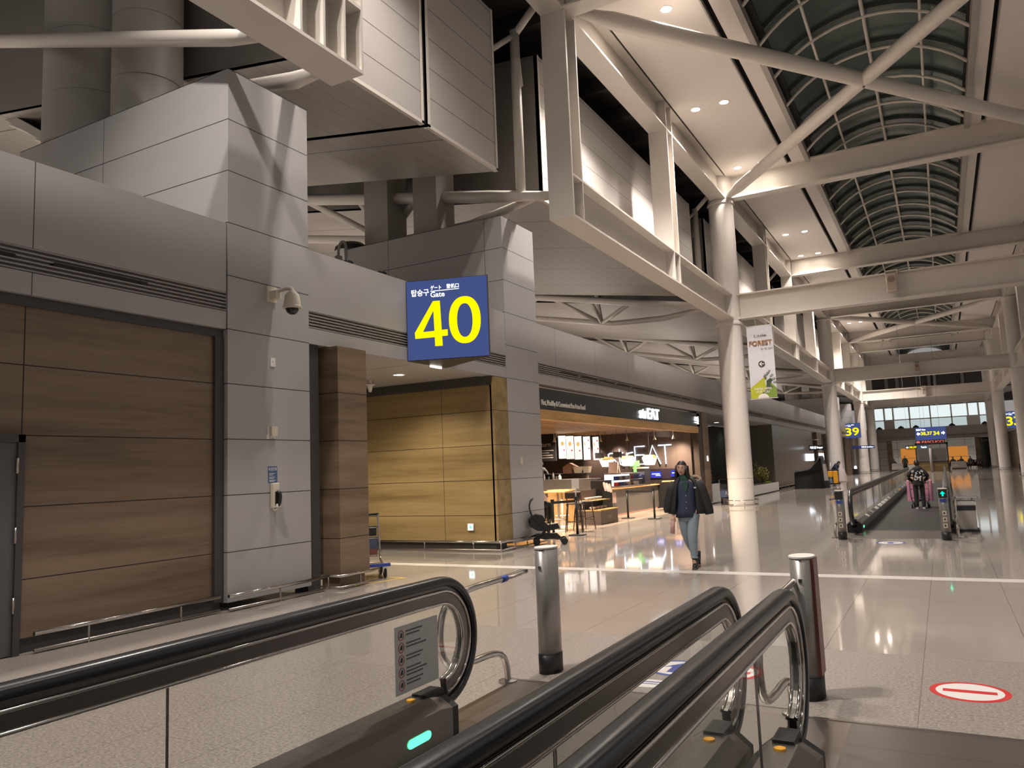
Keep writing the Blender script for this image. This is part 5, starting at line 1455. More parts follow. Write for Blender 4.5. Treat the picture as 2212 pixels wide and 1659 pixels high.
lettering('LIQ', 'lettering', 'louver', s, (4.0, 104.41, 2.9), RG, UP, .9, .3, .004)

# right wall
struct('wall_right', MB().box(6.3, 6.6, 40, HY, 3.75, 5.25), 'fascia', 'grey fascia band on the right-hand wall', cat='wall')
m = MB()
for y0, y1 in ((40, 70), (74, 84), (89, HY)): m.box(6.45, 6.7, y0, y1, 0, 3.75)
struct('wall_right_wood', m, 'wood', 'brown wood wall on the right side of the hall', cat='wall')
struct('window_5', MB().box(6.6, 6.7, 70, 74, 0, 3.75).box(6.6, 6.7, 84, 89, 0, 3.75), 'nightglass', 'dark openings in the right-hand wall', cat='window')
o = MB().lathe([(.12, 0), (.12, .24), (.05, .28)], n=12).build('floor_lamp', emit('far_right_lamp', (.8, .9, 1.), 3.)); o.location = (6.1, 83, .55); tag(o, 'small glowing white lamp at the foot of the right wall', 'lamp')
o = MB().lathe([(.12, 0), (.12, .24), (.05, .28)], n=12).build('floor_lamp', emit('far_left_lamp', (.8, .9, 1.), 3.)); o.location = (-7.7, 84, .55); tag(o, 'small glowing white lamp at the foot of the left wall below the 39 sign', 'lamp')
for x, y, lb in ((6.1, 83, 'right'), (-7.7, 84, 'left')):
    o = MB().box(-.25, .25, -.2, .2, 0, .55).build('pedestal', 'black'); o.location = (x, y, 0); tag(o, f'black pedestal under the small glowing lamp on the {lb} side', 'pedestal')

# overhead direction signs, kiosk with screens
def hung_sign(label, x0, x1, y, z0, z1, mat, rods=True, cat='sign', name='direction_sign', ztop=7.27):
    s = thing(name, label, cat, ((x0+x1)/2, y, z0))
    MB().box(x0, x1, y, y+.18, z0, z1).build('case', mat, s, True)
    if rods: 
        for x in (x0*.8+x1*.2, x0*.2+x1*.8): MB().tube([(x, y+.09, z1), (x, y+.09, ztop)], .012, 6).build('hanger_rod', 'steel_dim', s, True)
    return s
s = hung_sign('blue overhead sign with yellow 38,37 34 and white arrows in the hall centre', -2.05, .40, 80, 2.98, 4.14, 'signblue', ztop=12.2)
lettering('38,37', 'digits', 'e_yellow', s, (-1.62, 79.99, 3.38), RG, UP, .92, .36, .01, bold=.03)
lettering('34', 'digits', 'e_yellow', s, (-.62, 79.99, 3.38), RG, UP, .5, .36, .01, bold=.03)
lettering('탑승구 Gate', 'small_lettering', 'e_white', s, (-1.97, 79.99, 3.84), RG, UP, .75, .18, .01, bold=.03)
for x, sg in ((-1.97, 1), (.32, -1)):
    MB().prism([(x, 3.56), (x+sg*.15, 3.73), (x+sg*.15, 3.63), (x+sg*.3, 3.63), (x+sg*.3, 3.49), (x+sg*.15, 3.49), (x+sg*.15, 3.39)], 79.985, 79.995, 'xz').build('arrow', 'e_white', s, True)
s = hung_sign('narrow overhead sign, yellow 38,39 on its left half and blue on its right', -1.80, -.97, 70, 2.14, 2.44, plain('muted_blue_sign', (.06, .11, .22), .4), False)
MB().box(-2.6, -1.80, 70, 70.18, 2.14, 2.44).build('case', 'ink', s, True)
lettering('38,39', 'digits', 'e_yellow', s, (-2.32, 69.99, 2.19), RG, UP, .5, .18, .01, bold=.03)
MB().prism([(-2.56, 2.28), (-2.47, 2.38), (-2.47, 2.32), (-2.38, 2.32), (-2.38, 2.24), (-2.47, 2.24), (-2.47, 2.18)], 69.985, 69.995, 'xz').build('arrow', 'e_white', s, True)
lettering('Transfer', 'small_lettering', 'e_white', s, (-1.5, 69.99, 2.2), RG, UP, .42, .14, .01, bold=.03)
for x in (-2.4, -1.1): MB().tube([(x, 70.09, 2.44), (x, 70.09, 12.2)], .008, 6).build('hanger_rod', 'steel_dim', s, True)
s = hung_sign('slim blue overhead sign with white lettering below the 39 sign', -7.87, -5.82, 84, 2.50, 2.80, plain('slim_blue_sign', (.035, .06, .25), .4), False)
lettering('화장실 Smoking ›', 'lettering', 'e_white', s, (-7.0, 83.99, 2.56), RG, UP, 1.1, .17, .01, bold=.02)
for x in (-7.6,): MB().tube([(x, 84.09, 2.65), (WX-.05, 84.09, 2.65)], .03, 6).build('bracket_arm', 'steel_dim', s, True)
k = thing('screen_kiosk', 'black-framed screen kiosk with two dark screens in the hall centre', 'kiosk', (-.95, 84, 0))
MB().box(-2.3, -2.18, 83.9, 84.3, 0, 2.78).box(.32, .44, 83.9, 84.3, 0, 2.78).box(-2.3, .44, 83.9, 84.3, 2.6, 2.78).box(-2.3, .44, 83.9, 84.3, .98, 1.06).build('frame', 'black', k, True)
for a, b in ((-2.12, -1.12), (-.95, .28)): MB().box(a, b, 83.98, 84.05, 1.08, 2.2).build('screen', plain('dark_screen_'+str(a), (.10, .095, .09), .3), k, True)
MB().tube([(-1.05, 83.7, 0), (-1.05, 83.7, 2.25)], .12, 14).build('pole', 'louver', k, True)
MB().box(-2.18, .32, 84.1, 84.2, .02, .98).build('wood_base', 'woodx', k, True)
s = thing('cafe_sign', 'dark red lit lettering above the screen kiosk', 'sign', (-1, 86, 2.8))
MB().box(-2.25, .25, 86, 86.1, 2.72, 3.08).build('backing', plain('sign_backing', (.03, .012, .012), .5), s, True)
lettering('● PASCUCCI', 'lit_lettering', emit('red_letters', (.75, .16, .12), .9), s, (-2.2, 85.99, 2.77), RG, UP, 2.36, .25, .01, bold=.02)
for x in (-1.8, -.2): MB().tube([(x, 86.05, 2.74), (x, 86.05, 0)], .04, 6).build('post', 'ink', s, True)
# ------------------------------------------------------------------ people
M['eyewhite'] = plain('eye_white', (.6, .57, .53), .3)
M['lip'] = plain('lip', (.36, .11, .09), .5)
M['navy'] = plain('navy_denim_shirt', (.018, .026, .06), .75, noise=.25, nscale=60)
M['green_knit'] = plain('dark_green_knit', (.012, .06, .035), .8, noise=.2, nscale=60)
M['jacket'] = plain('black_jacket', (.009, .009, .010), .75, noise=.3, nscale=12)
M['jeans'] = plain('pale_blue_jeans', (.18, .23, .27), .8, noise=.28, nscale=9)
M['fur'] = plain('beige_fur', (.30, .22, .15), .95, noise=.5, nscale=60, bump=.5)
M['boot'] = plain('black_boot', (.008, .008, .008), .25)
M['pinkcase'] = plain('dusty_pink_umbrella', (.42, .25, .22), .6)

def head_shape(mb, T, sc=1., mskin=0, meye=1, mlip=2, mwhite=3):
    """face mesh: front is -y, centre of the skull at the origin of T; height about .235 * sc"""
    nu, nv = 36, 26
    vs = []
    for j in range(nv+1):
        th = PI*j/nv; zz = -math.cos(th); rr = math.sin(th)
        for i in range(nu):
            ph = 2*PI*i/nu; cx, cy = math.cos(ph), math.sin(ph)
            w, dp = .074, .092
            if zz < 0: w *= 1-.36*(-zz)**1.6; dp_f = dp*(1-.10*(-zz)**2); dp_b = dp*(1-.45*(-zz))
            else: w *= 1-.03*zz; dp_f = dp*(1-.05*zz); dp_b = dp
            x = w*rr*cx; y = (dp_f if cy < 0 else dp_b)*rr*cy; z = .116*zz
            if cy < -.2:
                fx = x
                y -= .020*math.exp(-(fx/.011)**2-((z+.022)/.024)**2)           # nose tip
                y -= .009*math.exp(-(fx/.008)**2-((z-.008)/.022)**2)           # bridge
                for sx in (-1, 1):
                    y += .011*math.exp(-((fx-sx*.030)/.015)**2-((z-.012)/.013)**2)  # sockets
                    y -= .004*math.exp(-((fx-sx*.042)/.018)**2-((z+.022)/.02)**2)   # cheeks
                y -= .005*math.exp(-(fx/.022)**2-((z+.060)/.012)**2)           # lips
                y -= .007*math.exp(-(fx/.02)**2-((z+.098)/.014)**2)            # chin
                y -= .003*math.exp(-(fx/.05)**2-((z-.032)/.01)**2)             # brow
            vs.append(T @ Vector((x*sc, y*sc, z*sc)))
    fs = [(j*nu+i, j*nu+(i+1) % nu, (j+1)*nu+(i+1) % nu, (j+1)*nu+i) for j in range(nv) for i in range(nu)]
    mb.add(vs, fs, mskin, True)
    def blob(c, r, m):
        s = MB().ball((0, 0, 0), r, 10, 0, 6)
        mb.add([T @ (Vector(v)*sc + Vector(c)*sc) for v in s.v], s.f, m, True)
    for sx in (-1, 1):
        blob((sx*.030, -.0755, .012), (.0135, .006, .0062), mwhite)
        blob((sx*.030, -.0805, .012), (.0058, .003, .0058), meye)
        blob((sx*.031, -.0845, .033), (.018, .005, .0032), meye)
        blob((sx*.074, .008, -.005), (.010, .018, .030), mskin)
    blob((0, -.092, -.057), (.021, .006, .0045), mlip); blob((0, -.0905, -.065), (.018, .006, .005), mlip)

def hair_cap(mb, T, sc=1., fringe=.05, low=-.03, m=0):
    nu, nv = 32, 18; vs = []; keep = []
    for j in range(nv+1):
        th = PI*j/nv; zz = -math.cos(th); rr = math.sin(th)
        for i in range(nu):
            ph = 2*PI*i/nu; cx, cy = math.cos(ph), math.sin(ph)
            k = 1.0+.012*math.sin(i*5.)
            vs.append(T @ (Vector((.085*rr*cx*k, .103*rr*cy*k+.006, .128*zz*k))*sc))
            z = .128*zz
            keep.append(z > (fringe if cy < -.35 else (low if cy < .3 else low-.05)))
    fs = []
    for j in range(nv):
        for i in range(nu):
            f = (j*nu+i, j*nu+(i+1) % nu, (j+1)*nu+(i+1) % nu, (j+1)*nu+i)
            if all(keep[q] for q in f): fs.append(f)
    mb.add(vs, fs, m, True)

def hand(mb, T, s=1., curl=.5, m=0):
    """palm along -z from the wrist, palm facing +y; five separate fingers"""
    def tp(pts, rs):
        t = MB().tube([Vector(p)*s for p in pts], [r*s for r in rs], 8)
        mb.add([T @ Vector(v) for v in t.v], t.f, m, True)
    tp([(0, 0, .02), (0, 0, -.02), (.002, .002, -.055), (.002, .004, -.085)], [.026, .032, .038, .034])
    for x, L in ((-.030, .060), (-.010, .072), (.011, .078), (.031, .070)):
        p = [Vector((x, .004, -.075))]; a = .12
        for k in range(3):
            a += curl*(.9 if k else .5)
            p.append(p[-1]+Vector((0, math.sin(a), -math.cos(a)))*L/2.6)
        tp(p, [.0105, .0098, .009, .007])
    tp([(.030, .004, -.015), (.052, .018, -.035), (.056, .038, -.058), (.046, .052, -.074)], [.014, .012, .0105, .008])

def loft(rings, m=0, mb=None, cap=True):
    """rings: list of (z, cx, cy, rx, ry, a0, a1) partial ellipses, angles in degrees (-90 = front)"""
    mb = mb or MB(); n = 30; vs = []
    full = abs(rings[0][6]-rings[0][5]) >= 359.9
    for z, cx, cy, rx, ry, a0, a1 in rings:
        for i in range(n if full else n+1):
            a = R(a0+(a1-a0)*i/n); vs.append((cx+rx*math.cos(a), cy+ry*math.sin(a), z+.006*math.sin(4*a+z*9)))
    k = n if full else n+1
    fs = []
    for j in range(len(rings)-1):
        for i in range(n): fs.append((j*k+i, j*k+(i+1) % k, (j+1)*k+(i+1) % k, (j+1)*k+i))
    mb.add(vs, fs, m, True)
    if full and cap:
        o = len(mb.v)-len(vs)
        mb.f += [tuple(o+i for i in range(k))[::-1], tuple(o+(len(rings)-1)*k+i for i in range(k))]; mb.m += [m, m]; mb.sm += [False, False]
    return mb
def solid(o, th):
    md = o.modifiers.new('thickness', 'SOLIDIFY'); md.thickness = th; md.offset = 0
    return o

# --- the woman walking towards the viewer (her own axes: x to the viewer's right, front = -y)
w = thing('person', 'long-haired woman walking in a black jacket worn over her shoulders and pale jeans', 'person', (-3.67, 12.5, 0), R(16))
body = [((-.03, .0, .92), .12), ((-.03, .01, 1.08), .105), ((-.03, .01, 1.25), .125), ((-.04, .01, 1.37), .10), ((-.065, .0, 1.43), .05), ((-.08, -.01, 1.52), .05),
        ((-.17, .01, 1.37), .055), ((-.24, .0, 1.15), .042), ((-.255, -.05, .94), .034), ((-.262, -.08, .82), .026),
        ((.10, .01, 1.37), .055), ((.17, .02, 1.12), .042), ((.15, -.06, .93), .034), ((.10, -.09, .86), .028),
        ((-.10, 0, .82), .07), ((-.075, .02, .49), .045), ((.03, .26, .16), .038), ((.045, .24, .07), .035),
        ((.05, -.02, .82), .07), ((.015, -.09, .49), .045), ((.03, -.08, .15), .038), ((.03, -.10, .06), .035)]
edg = [(0,1),(1,2),(2,3),(3,4),(4,5),(3,6),(6,7),(7,8),(8,9),(3,10),(10,11),(11,12),(12,13),(0,14),(14,15),(15,16),(16,17),(0,18),(18,19),(19,20),(20,21)]
bd = skin('body', body, edg, ['skin', 'ink', 'lip', 'eyewhite'], w)
hm = MB(); HT = Matrix.Translation((-.085, -.015, 1.585)) @ Matrix.Rotation(R(-12), 4, 'Z') @ Matrix.Rotation(R(4), 4, 'Y')
head_shape(hm, HT, 1.03)
hand(hm, Matrix.Translation((-.262, -.08, .81)) @ Matrix.Rotation(R(10), 4, 'X') @ Matrix.Rotation(R(90), 4, 'Z'), .95, .75)
# join head and hand into the one body mesh
me = bd.data; bm = bmesh.new(); bm.from_mesh(me)
tmp = bpy.data.meshes.new('head_tmp'); tmp.from_pydata(hm.v, [], hm.f); tmp.polygons.foreach_set('material_index', hm.m); tmp.polygons.foreach_set('use_smooth', hm.sm)
bm.from_mesh(tmp); bm.to_mesh(me); bm.free(); bpy.data.meshes.remove(tmp)
h = MB(); hair_cap(h, HT, 1.03, .062, -.05)
for i in range(16):                                            # long hair falling behind and beside the face
    a = R(-25+230*i/15); r = .088
    x, y = r*math.cos(a), r*1.12*math.sin(a)+.012
    p0 = HT @ Vector((x*.95, y, .05)); p1 = HT @ Vector((x*1.08, y+.008, -.07))
    p2 = Vector((p1.x+(.02 if x > 0 else -.012), p1.y+.035, 1.40)); p3 = Vector((p2.x+(.03 if x > 0 else -.005), p2.y+.035, 1.24))
    h.tube([p0, p1, p2, p3], [.024, .026, .026, .010], 7)
h.build('hair', 'hair', w)
for sx in (-1, 1):
    pass
gl = MB()
for sx in (-1, 1): gl.tube([HT @ (Vector((sx*.031+.021*math.cos(a), -.094, .010+.018*math.sin(a)))*1.03) for a in [2*PI*i/14 for i in range(14)]], .0014, 5, closed=True)
gl.tube([HT @ Vector((-.010, -.1, .012)), HT @ Vector((.010, -.1, .012))], .0014, 5); gl.build('spectacles', 'darksteel', w)
loft([(1.375, -.05, -.0, .10, .082, 0, 360), (1.40, -.055, -.005, .085, .078, 0, 360), (1.43, -.065, -.01, .063, .062, 0, 360), (1.475, -.075, -.012, .06, .06, 0, 360)]).build('turtleneck', 'green_knit', w)
MB().prism([(-.105, 1.37), (.005, 1.37), (-.01, 1.28), (-.04, 1.20), (-.075, 1.28)], -.142, -.10, 'xz').build('knit_front', 'green_knit', w)
loft([(.80, -.055, -.01, .175, .13, 0, 360), (.90, -.045, -.01, .17, .132, 0, 360), (1.05, -.04, .0, .152, .125, 0, 360), (1.22, -.04, .0, .165, .135, 0, 360), (1.33, -.04, .0, .16, .12, 0, 360), (1.385, -.05, .0, .11, .09, 0, 360)]).build('shirt', 'navy', w)
sh = MB()
for z in (.95, 1.05, 1.15): sh.ball((-.045, -.138, z), (.007, .004, .007), 8, 0, 4)
sh.build('shirt_button', 'cream', w)
jk = loft([(.86, -.03, .02, .30, .17, -62, 228), (.95, -.03, .02, .285, .17, -60, 228), (1.10, -.03, .02, .262, .165, -58, 230), (1.25, -.03, .02, .245, .158, -56, 232), (1.34, -.035, .02, .215, .14, -52, 234), (1.40, -.045, .02, .14, .11, -45, 230), (1.44, -.05, .02, .10, .09, -40, 228)])
j = solid(jk.build('jacket', 'jacket', w), .03)
sv = MB()
sv.tube([(-.20, .0, 1.36), (-.27, .0, 1.22), (-.315, .0, 1.05), (-.345, -.01, .93), (-.345, -.02, .885)], [.075, .088, .085, .075, .06], 14)
sv.tube([(.14, .0, 1.37), (.20, .0, 1.24), (.255, .0, 1.05), (.30, -.01, .90), (.31, -.02, .845)], [.08, .095, .092, .08, .068], 14)
sv.build('jacket_sleeve', 'jacket', w)
fu = MB()
for i in range(14):
    a = R(-70+200*i/13); fu.ball((.115+.085*math.cos(a), .03+.05*math.sin(a*.7), 1.395+.05*math.sin(a)), (.032, .036, .032), 8, 0, 5)
fu.build('fur_trim', 'fur', w)
o = MB().lathe([(.02, 0), (.02, .002)], n=12).build('jacket_badge', 'cream', w); o.rotation_euler = (R(90), 0, 0); o.scale = (1, .6, 1); o.location = (.105, -.155, 1.275)
jn = loft([(.74, -.03, -.0, .10, .10, 0, 360), (.79, -.028, .0, .165, .125, 0, 360), (.87, -.03, .0, .172, .13, 0, 360), (.93, -.035, .0, .165, .125, 0, 360)])
jn.tube(smooth_path([(-.105, .0, .84), (-.095, .01, .66), (-.072, .03, .49), (-.02, .14, .32), (.045, .235, .20)], 2), [.098-.053*i/19 for i in range(20)], 16)
jn.tube(smooth_path([(.055, -.01, .84), (.035, -.05, .66), (.015, -.09, .49), (.022, -.085, .33), (.03, -.08, .165)], 2), [.104-.054*i/19 for i in range(20)], 16)
jn.tube([(.03, -.08, .185), (.03, -.08, .155)], .056, 16)
jn.build('jeans', 'jeans', w)
for x, y, z, rx in ((.035, -.11, 0, 0), (.075, .20, .05, -25)):
    b = MB(); b.rbox(-.042, .042, -.15, .10, 0, .03, .012); b.ball((0, -.07, .04), (.043, .085, .045), 12); b.tube([(0, .05, .03), (0, .04, .10), (0, .035, .20)], [.045, .048, .052], 12)
    o = b.build('boot', 'boot', w); o.location = (x, y, z); o.rotation_euler = (R(rx), 0, R(-4))
MB().tube([(-.268, -.155, .76), (-.29, -.11, .56)], [.034, .036], 14).build('umbrella_case', 'pinkcase', w)

# --- simple figures: one continuous body with its clothes as children
def figure(loc, rz, label, H=1.7, top='jacket', legs='jacket', pose='stand', hairlen=0, coat=0, name='person', group=None):
    t = thing('person', label, 'person', loc, rz, group)
    s = H/1.7
    def S(p): return tuple(c*s for c in p)
    if pose == 'sit': base = [((0, 0, .50), .12), ((0, .03, .72), .115), ((0, .03, .95), .12), ((0, .02, 1.06), .06), ((0, 0, 1.14), .05)]
    elif pose == 'bend': base = [((0, 0, .92), .12), ((0, -.10, 1.06), .11), ((0, -.26, 1.22), .12), ((0, -.33, 1.29), .06), ((0, -.40, 1.33), .05)]
    else: base = [((0, 0, .92), .12), ((0, .01, 1.12), .115), ((0, .01, 1.34), .12), ((0, 0, 1.44), .06), ((0, -.01, 1.52), .05)]
    ch = Vector(base[2][0]); hp = Vector(base[0][0])
    arm = {'stand': [(.19, 0, -.02), (.27, .02, -.28), (.26, -.08, -.52)], 'push': [(.20, 0, -.02), (.33, .03, -.24), (.20, -.28, -.36)],
           'sit': [(.19, 0, -.02), (.24, -.05, -.26), (.15, -.28, -.32)], 'bend': [(.18, -.04, -.06), (.20, -.16, -.22), (.12, -.36, -.16)]}[pose]
    leg = {'sit': [(.10, -.06, .0), (.11, -.42, .0), (.11, -.40, -.42)]}.get(pose, [(.10, 0, -.08), (.105, -.01, -.43), (.11, .01, -.83)])
    nodes = [(S(p), r*s) for p, r in base]; ed = [(0,1),(1,2),(2,3),(3,4)]
    an, ae, ln, le = [], [], [], []
    for sx in (-1, 1):
        prev = 2
        for (x, y, z), r in zip(arm, (.055, .042, .028)):
            nodes.append((S((ch.x+sx*x, ch.y+y, ch.z+z)), r*s)); ed.append((prev, len(nodes)-1)); prev = len(nodes)-1
        prev = 0
        for (x, y, z), r in zip(leg, (.085, .055, .04)):
            nodes.append((S((hp.x+sx*x, hp.y+y, hp.z+z)), r*s)); ed.append((prev, len(nodes)-1)); prev = len(nodes)-1
    b = skin('body', nodes, ed, ['skin', 'ink', 'lip', 'eyewhite'], t, 1)
    hc = Vector(base[4][0])*s + Vector((0, -.02, .065))*s
    T = Matrix.Translation(hc) @ (Matrix.Rotation(R(35), 4, 'X') if pose == 'bend' else Matrix.Identity(4))
    hm = MB(); head_shape(hm, T, s)
    for i in (7, 13):
        p = Vector(nodes[i][0]); hand(hm, Matrix.Translation(p), s*.95, .6)
    bm = bmesh.new(); bm.from_mesh(b.data); tmp = bpy.data.meshes.new('head_tmp'); tmp.from_pydata(hm.v, [], hm.f)
    tmp.polygons.foreach_set('material_index', hm.m); tmp.polygons.foreach_set('use_smooth', hm.sm); bm.from_mesh(tmp); bm.to_mesh(b.data); bm.free(); bpy.data.meshes.remove(tmp)
    h = MB(); hair_cap(h, T, s*1.04, .045, -.03); h.build('hair', 'hair', t)
    P = [Vector(n[0]) for n in nodes]
    tm = MB()
    up = (P[2]-P[0]).normalized()
    tor = [P[0]-up*.10*s, P[0], P[1], P[2], P[2]+up*.085*s, P[3]+(P[4]-P[3])*.3]
    tm.tube(smooth_path(tor, 1), [r*s for r in (.165, .165, .16, .158, .155, .155, .16, .165, .165, .14, .085, .07)], 18)
    for st in (5, 11):
        path = smooth_path([P[2]+up*.03*s, P[st], P[st+1], P[st+2]], 2); k = len(path)
        tm.tube(path, [(.085-.04*i/(k-1))*s for i in range(k)], 12)
    tm.build('top', top, t)
    tl = MB(); tl.ball(tuple(P[0]), (.165*s, .13*s, .12*s), 16, 0, 8)
    for st in (8, 14):
        path = smooth_path([P[st].lerp(P[0], .25)+Vector((0, 0, .02*s)), P[st], P[st+1], P[st+2]], 2); k = len(path)
        tl.tube(path, [(.105-.048*i/(k-1))*s for i in range(k)], 12)
    tl.build('trousers', legs, t)
    for st in (10, 16):
        p = Vector(nodes[st][0]); fo = MB(); fo.rbox(-.045*s, .045*s, -.17*s, .08*s, 0, .05*s, .012*s); fo.ball((0, -.05*s, .05*s), (.045*s, .10*s, .045*s), 10, 0, 6)
        o = fo.build('shoe', 'boot' if legs == 'jacket' and pose != 'push' else 'louver', t); o.location = (p.x, p.y, max(0, p.z-.09*s))
    if coat: loft([(.35*s, 0, .02, .24*s, .17*s, 0, 360), (.9*s, 0, .01, .19*s, .15*s, 0, 360), (1.35*s, 0, .01, .19*s, .14*s, 0, 360)]).build('coat', top, t)
    return t
M['blackcloth'] = plain('black_cotton', (.010, .010, .011), .8)
M['navycloth'] = plain('navy_uniform', (.012, .014, .04), .8)
M['greycloth'] = plain('grey_clothes', (.10, .09, .09), .8)
by = figure((-.75, 27.2, 0), PI, 'boy in a black printed top seen from behind, pushing a trolley on the walkway', 1.50, 'blackcloth', 'blackcloth', 'push')
pr = MB()
for k in range(26):
    x, z = random.uniform(-.10, .10), random.uniform(.88, 1.16)
    pr.obox((x, .148, z), (random.uniform(.02, .05), .004, random.uniform(.01, .045)), (0, random.uniform(-.6, .6), 0))
for sx in (-1, 1):
    for k in range(3): pr.obox((sx*(.10+.025*k), .142, 1.17-.01*k), (.014, .006, .07))
pr.build('back_print', 'stickwhite', by)
trolley((-.75, 27.85, 0), 0, 'luggage trolley with pink cases pushed by the boy on the walkway', '')
for i, (x, lb) in enumerate(((-.95, 'left'), (-.55, 'right'))):
    o = MB().rbox(-.16, .16, -.13, .13, 0, .66, .03).build('suitcase', plain('pink_case_'+lb, (.50, .20, .30), .4)); o.location = (x, 28.05, .206)
    tag(o, f'{lb} pink suitcase on the trolley pushed by the boy', 'suitcase', 'pink suitcases on the trolley')
figure((-12.95, 25.6, .35), R(0), 'shop worker with black hair behind the tall kitchen counter', 1.62, 'blackcloth', 'blackcloth', 'stand')
MB().box(-13.6, -12.4, 25.2, 26.0, 0, .35).build('worker_platform', 'brownbox'); tag(bpy.data.objects['worker_platform'], 'low brown platform behind the kitchen counter', 'platform')
figure((-5.95, 51.2, 0), R(60), 'cleaner in navy bending over the yellow cart', 1.66, 'navycloth', 'navycloth', 'bend')
figure((-3.72, 95.6, 0), R(4), 'far figure in a long black coat walking left of the kiosk', 1.62, 'blackcloth', 'blackcloth', 'stand', coat=1)
seats = [((-6.2+1.1, 101.5), 'seated person in dark clothes far left of the kiosk'), ((.9, 101.2), 'seated person nearest the kiosk on the far right seats'), ((1.75, 101.6), 'second seated person on the far right seats'),
         ((2.6, 101.3), 'third seated person on the far right seats'), ((3.45, 101.8), 'fourth seated person on the far right seats, by the brown pier')]
p0 = None
for i, ((x, y), lb) in enumerate(seats):
    if p0 is None: p0 = figure((x, y, 0), R(10), lb, 1.7, 'greycloth', 'blackcloth', 'sit', group='people seated at the far end'); p = p0
    else: p = copy_tree(p0); place(p, (x, y, 0), R(20*(i % 3)-20), lb)
def armchair(loc, rz, label, mat):
    t = thing('armchair', label, 'chair', loc, rz, 'armchairs at the far end')
    MB().rbox(-.32, .32, -.3, .3, .22, .44, .04).build('seat', mat, t)
    MB().rbox(-.34, .34, .26, .40, .2, .92, .04).build('backrest', mat, t)
    for sx in (-.4, .33): MB().rbox(sx, sx+.07, -.3, .3, .2, .62, .02).build('armrest', mat, t)
    for sx in (-.3, .3):
        for sy in (-.25, .3): MB().tube([(sx, sy, 0), (sx, sy, .22)], .02, 6).build('leg', 'black', t)
    return t
M['seatdark'] = plain('dark_red_seat', (.08, .03, .028), .6); M['seatpale'] = plain('pale_seat', (.35, .31, .28), .6)
a0 = armchair((-5.1, 101.55, 0), R(10), 'dark armchair under the far left seated person', 'seatdark')
for i, (x, y, lb) in enumerate(((.9, 101.25, 'dark armchair under the seated person nearest the kiosk'), (1.75, 101.65, 'dark armchair under the second far seated person'), (2.6, 101.35, 'dark armchair under the third far seated person'), (3.45, 101.85, 'dark armchair under the fourth far seated person'))):
    place(copy_tree(a0), (x, y, 0), R(20*((i+1) % 3)-20), lb)
def sofa_box(x, y, label, w_=1.3):
    t = thing('bench_seat', label, 'bench', (x, y, 0), 0, 'pale benches at the far end')
    MB().rbox(-w_/2, w_/2, -.3, .3, .1, .42, .04).build('seat', 'seatpale', t); MB().rbox(-w_/2, w_/2, .22, .34, .3, .8, .04).build('backrest', 'seatpale', t)
    MB().box(-w_/2+.05, w_/2-.05, -.25, .25, 0, .1).build('plinth', 'seatdark', t)
sofa_box(-4.6, 98.5, 'pale bench left of the figure in the long black coat'); sofa_box(1.4, 98.5, 'pale bench right of the kiosk', 1.5)
# seated shop customer seen beside the stroller handle
t = thing('person', 'partly hidden customer in pale pink sitting behind the stroller handle', 'person', (-9.15, 17.7, 0), R(160))
pn_ = [((0, 0, .78), .13), ((0, .03, .98), .12), ((0, .03, 1.2), .125), ((0, .02, 1.32), .06), ((0, 0, 1.4), .05), ((.19, .02, 1.18), .055), ((.24, -.05, .95), .045), ((.12, -.25, .9), .03), ((-.19, .02, 1.18), .055), ((-.24, -.05, .95), .045), ((-.12, -.25, .9), .03),
       ((.1, -.05, .78), .085), ((.11, -.4, .78), .06), ((.11, -.36, .36), .045), ((-.1, -.05, .78), .085), ((-.11, -.4, .78), .06), ((-.11, -.36, .36), .045)]
bd2 = skin('body', pn_, [(0,1),(1,2),(2,3),(3,4),(2,5),(5,6),(6,7),(2,8),(8,9),(9,10),(0,11),(11,12),(12,13),(0,14),(14,15),(15,16)], ['skin', 'ink', 'lip', 'eyewhite'], t, 1)
hm = MB(); T = Matrix.Translation((0, -.02, 1.46)); head_shape(hm, T, .95); bm = bmesh.new(); bm.from_mesh(bd2.data); tmp = bpy.data.meshes.new('head_tmp'); tmp.from_pydata(hm.v, [], hm.f); tmp.polygons.foreach_set('material_index', hm.m); bm.from_mesh(tmp); bm.to_mesh(bd2.data); bm.free(); bpy.data.meshes.remove(tmp)
h = MB(); hair_cap(h, T, 1.0); h.build('hair', 'hair', t)
skin('top', [(p, r*1.25) for p, r in pn_[:4]] + [(p, r*1.5) for p, r in pn_[5:11]], [(0,1),(1,2),(2,3),(2,4),(4,5),(5,6),(2,7),(7,8),(8,9)], 'pinkpaper', t, 1)
skin('trousers', [(pn_[0][0], .15)]+[(p, r*1.3) for p, r in pn_[11:]], [(0,1),(1,2),(2,3),(0,4),(4,5),(5,6)], 'blackcloth', t, 1)
place(copy_tree(s0), (-9.15, 17.75, 0), R(160), 'dark wooden bar stool under the partly hidden customer')
# ------------------------------------------------------------------ light
def lamp(name, kind, loc, energy, col, rot=(0,0,0), **kw):
    l = bpy.data.lights.new(name, kind); l.energy = energy; l.color = col
    for k, v in kw.items(): setattr(l, k, v)
    o = bpy.data.objects.new(name, l); COL.objects.link(o); o.location = loc; o.rotation_euler = rot
    return o
WARM = (1.0, .91, .83)
for y in LAMP_Y:
    for x in (-6.05, -5.13):
        pass
        lamp('downlight_and_fill', 'SPOT', (x, y, 13.06), {30.1: 380, 45.6: 380, 8.8: 1100}.get(y, 2600), WARM, spot_size=R(118), spot_blend=.7, shadow_soft_size=.12)
# added fill spots right of the skylight, without fittings, brighten the open floor
for y in (-3, 6, 14, 22, 38, 54, 70, 86, 100):
    lamp('downlight_and_fill', 'SPOT', (3.4, y, 13.06), 350, WARM, spot_size=R(130), spot_blend=.8, shadow_soft_size=.2)
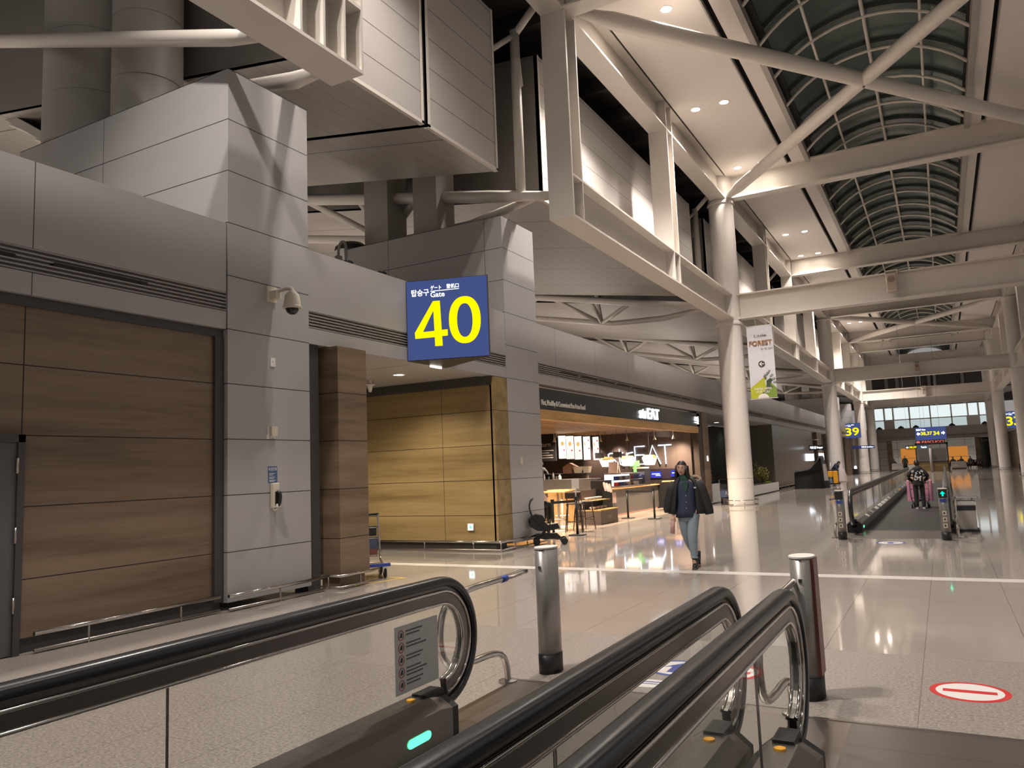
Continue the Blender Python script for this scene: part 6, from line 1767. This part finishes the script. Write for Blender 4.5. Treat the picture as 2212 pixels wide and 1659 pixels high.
# uplights standing on the fascia ledge wash the raking soffits
for y0, y1 in ((0, 7), (9, 14.5), (17, 30), (32.5, 45), (48, 61), (63, 76), (79, 92)):
    lamp('ledge_uplight', 'AREA', (-17, (y0+y1)/2, 5.0), 170*(y1-y0)/7, (1., .86, .74), (PI, 0, 0), shape='RECTANGLE', size=1.0, size_y=(y1-y0)*.9)
# entrance and shop
for x, y in ((-9.64, 12.75), (-9.72, 11.5), (-11.5, 11.8)):
    lamp('entrance_beam', 'SPOT', (x, y, 3.68), 260, (1., .88, .68), spot_size=R(140), spot_blend=.7, shadow_soft_size=.1)
for x, y in ((-9.4, 18.6), (-9.4, 22.5), (-9.4, 26.5), (-12, 20), (-12, 26), (-9.2, 29)):
    lamp('shop_beam', 'SPOT', (x, y, 2.95), 900, (1., .80, .60), spot_size=R(140), spot_blend=.8, shadow_soft_size=.1)
for x in (-12.6, -11.6, -8.95):
    lamp('wall_washer', 'SPOT', (x, 29.3, 2.85), 260, (1., .78, .64), (R(35), 0, 0), spot_size=R(60), spot_blend=1., shadow_soft_size=.05)
for x, y in ((-9.9, 39.4), (-9.9, 42.5)):
    lamp('planter_beam', 'SPOT', (x, y, 3.64), 90, (1., .9, .75), spot_size=R(130), spot_blend=.7, shadow_soft_size=.1)
for x in (-4, 2):
    lamp('far_beam', 'SPOT', (x, 108, 3.4), 500, (1., .9, .8), spot_size=R(150), spot_blend=.8, shadow_soft_size=.3)
wd = bpy.data.worlds.new('ambient_fill'); SC.world = wd; wd.use_nodes = True  # warm ambient fill, added; the night outside is dark
bg = wd.node_tree.nodes['Background']; bg.inputs[0].default_value = (.95, .90, .86, 1); bg.inputs[1].default_value = .26
SC.view_settings.view_transform = 'Standard'; SC.view_settings.look = 'None'; SC.view_settings.gamma = 1; SC.view_settings.exposure = 0.25
SC.view_settings.use_curve_mapping = False
cy = SC.cycles
cy.use_denoising = True; cy.use_adaptive_sampling = True; cy.adaptive_threshold = .1; cy.max_bounces = 5; cy.diffuse_bounces = 3; cy.glossy_bounces = 3; cy.transparent_max_bounces = 12; cy.sample_clamp_indirect = 6; cy.caustics_reflective = False; cy.caustics_refractive = False
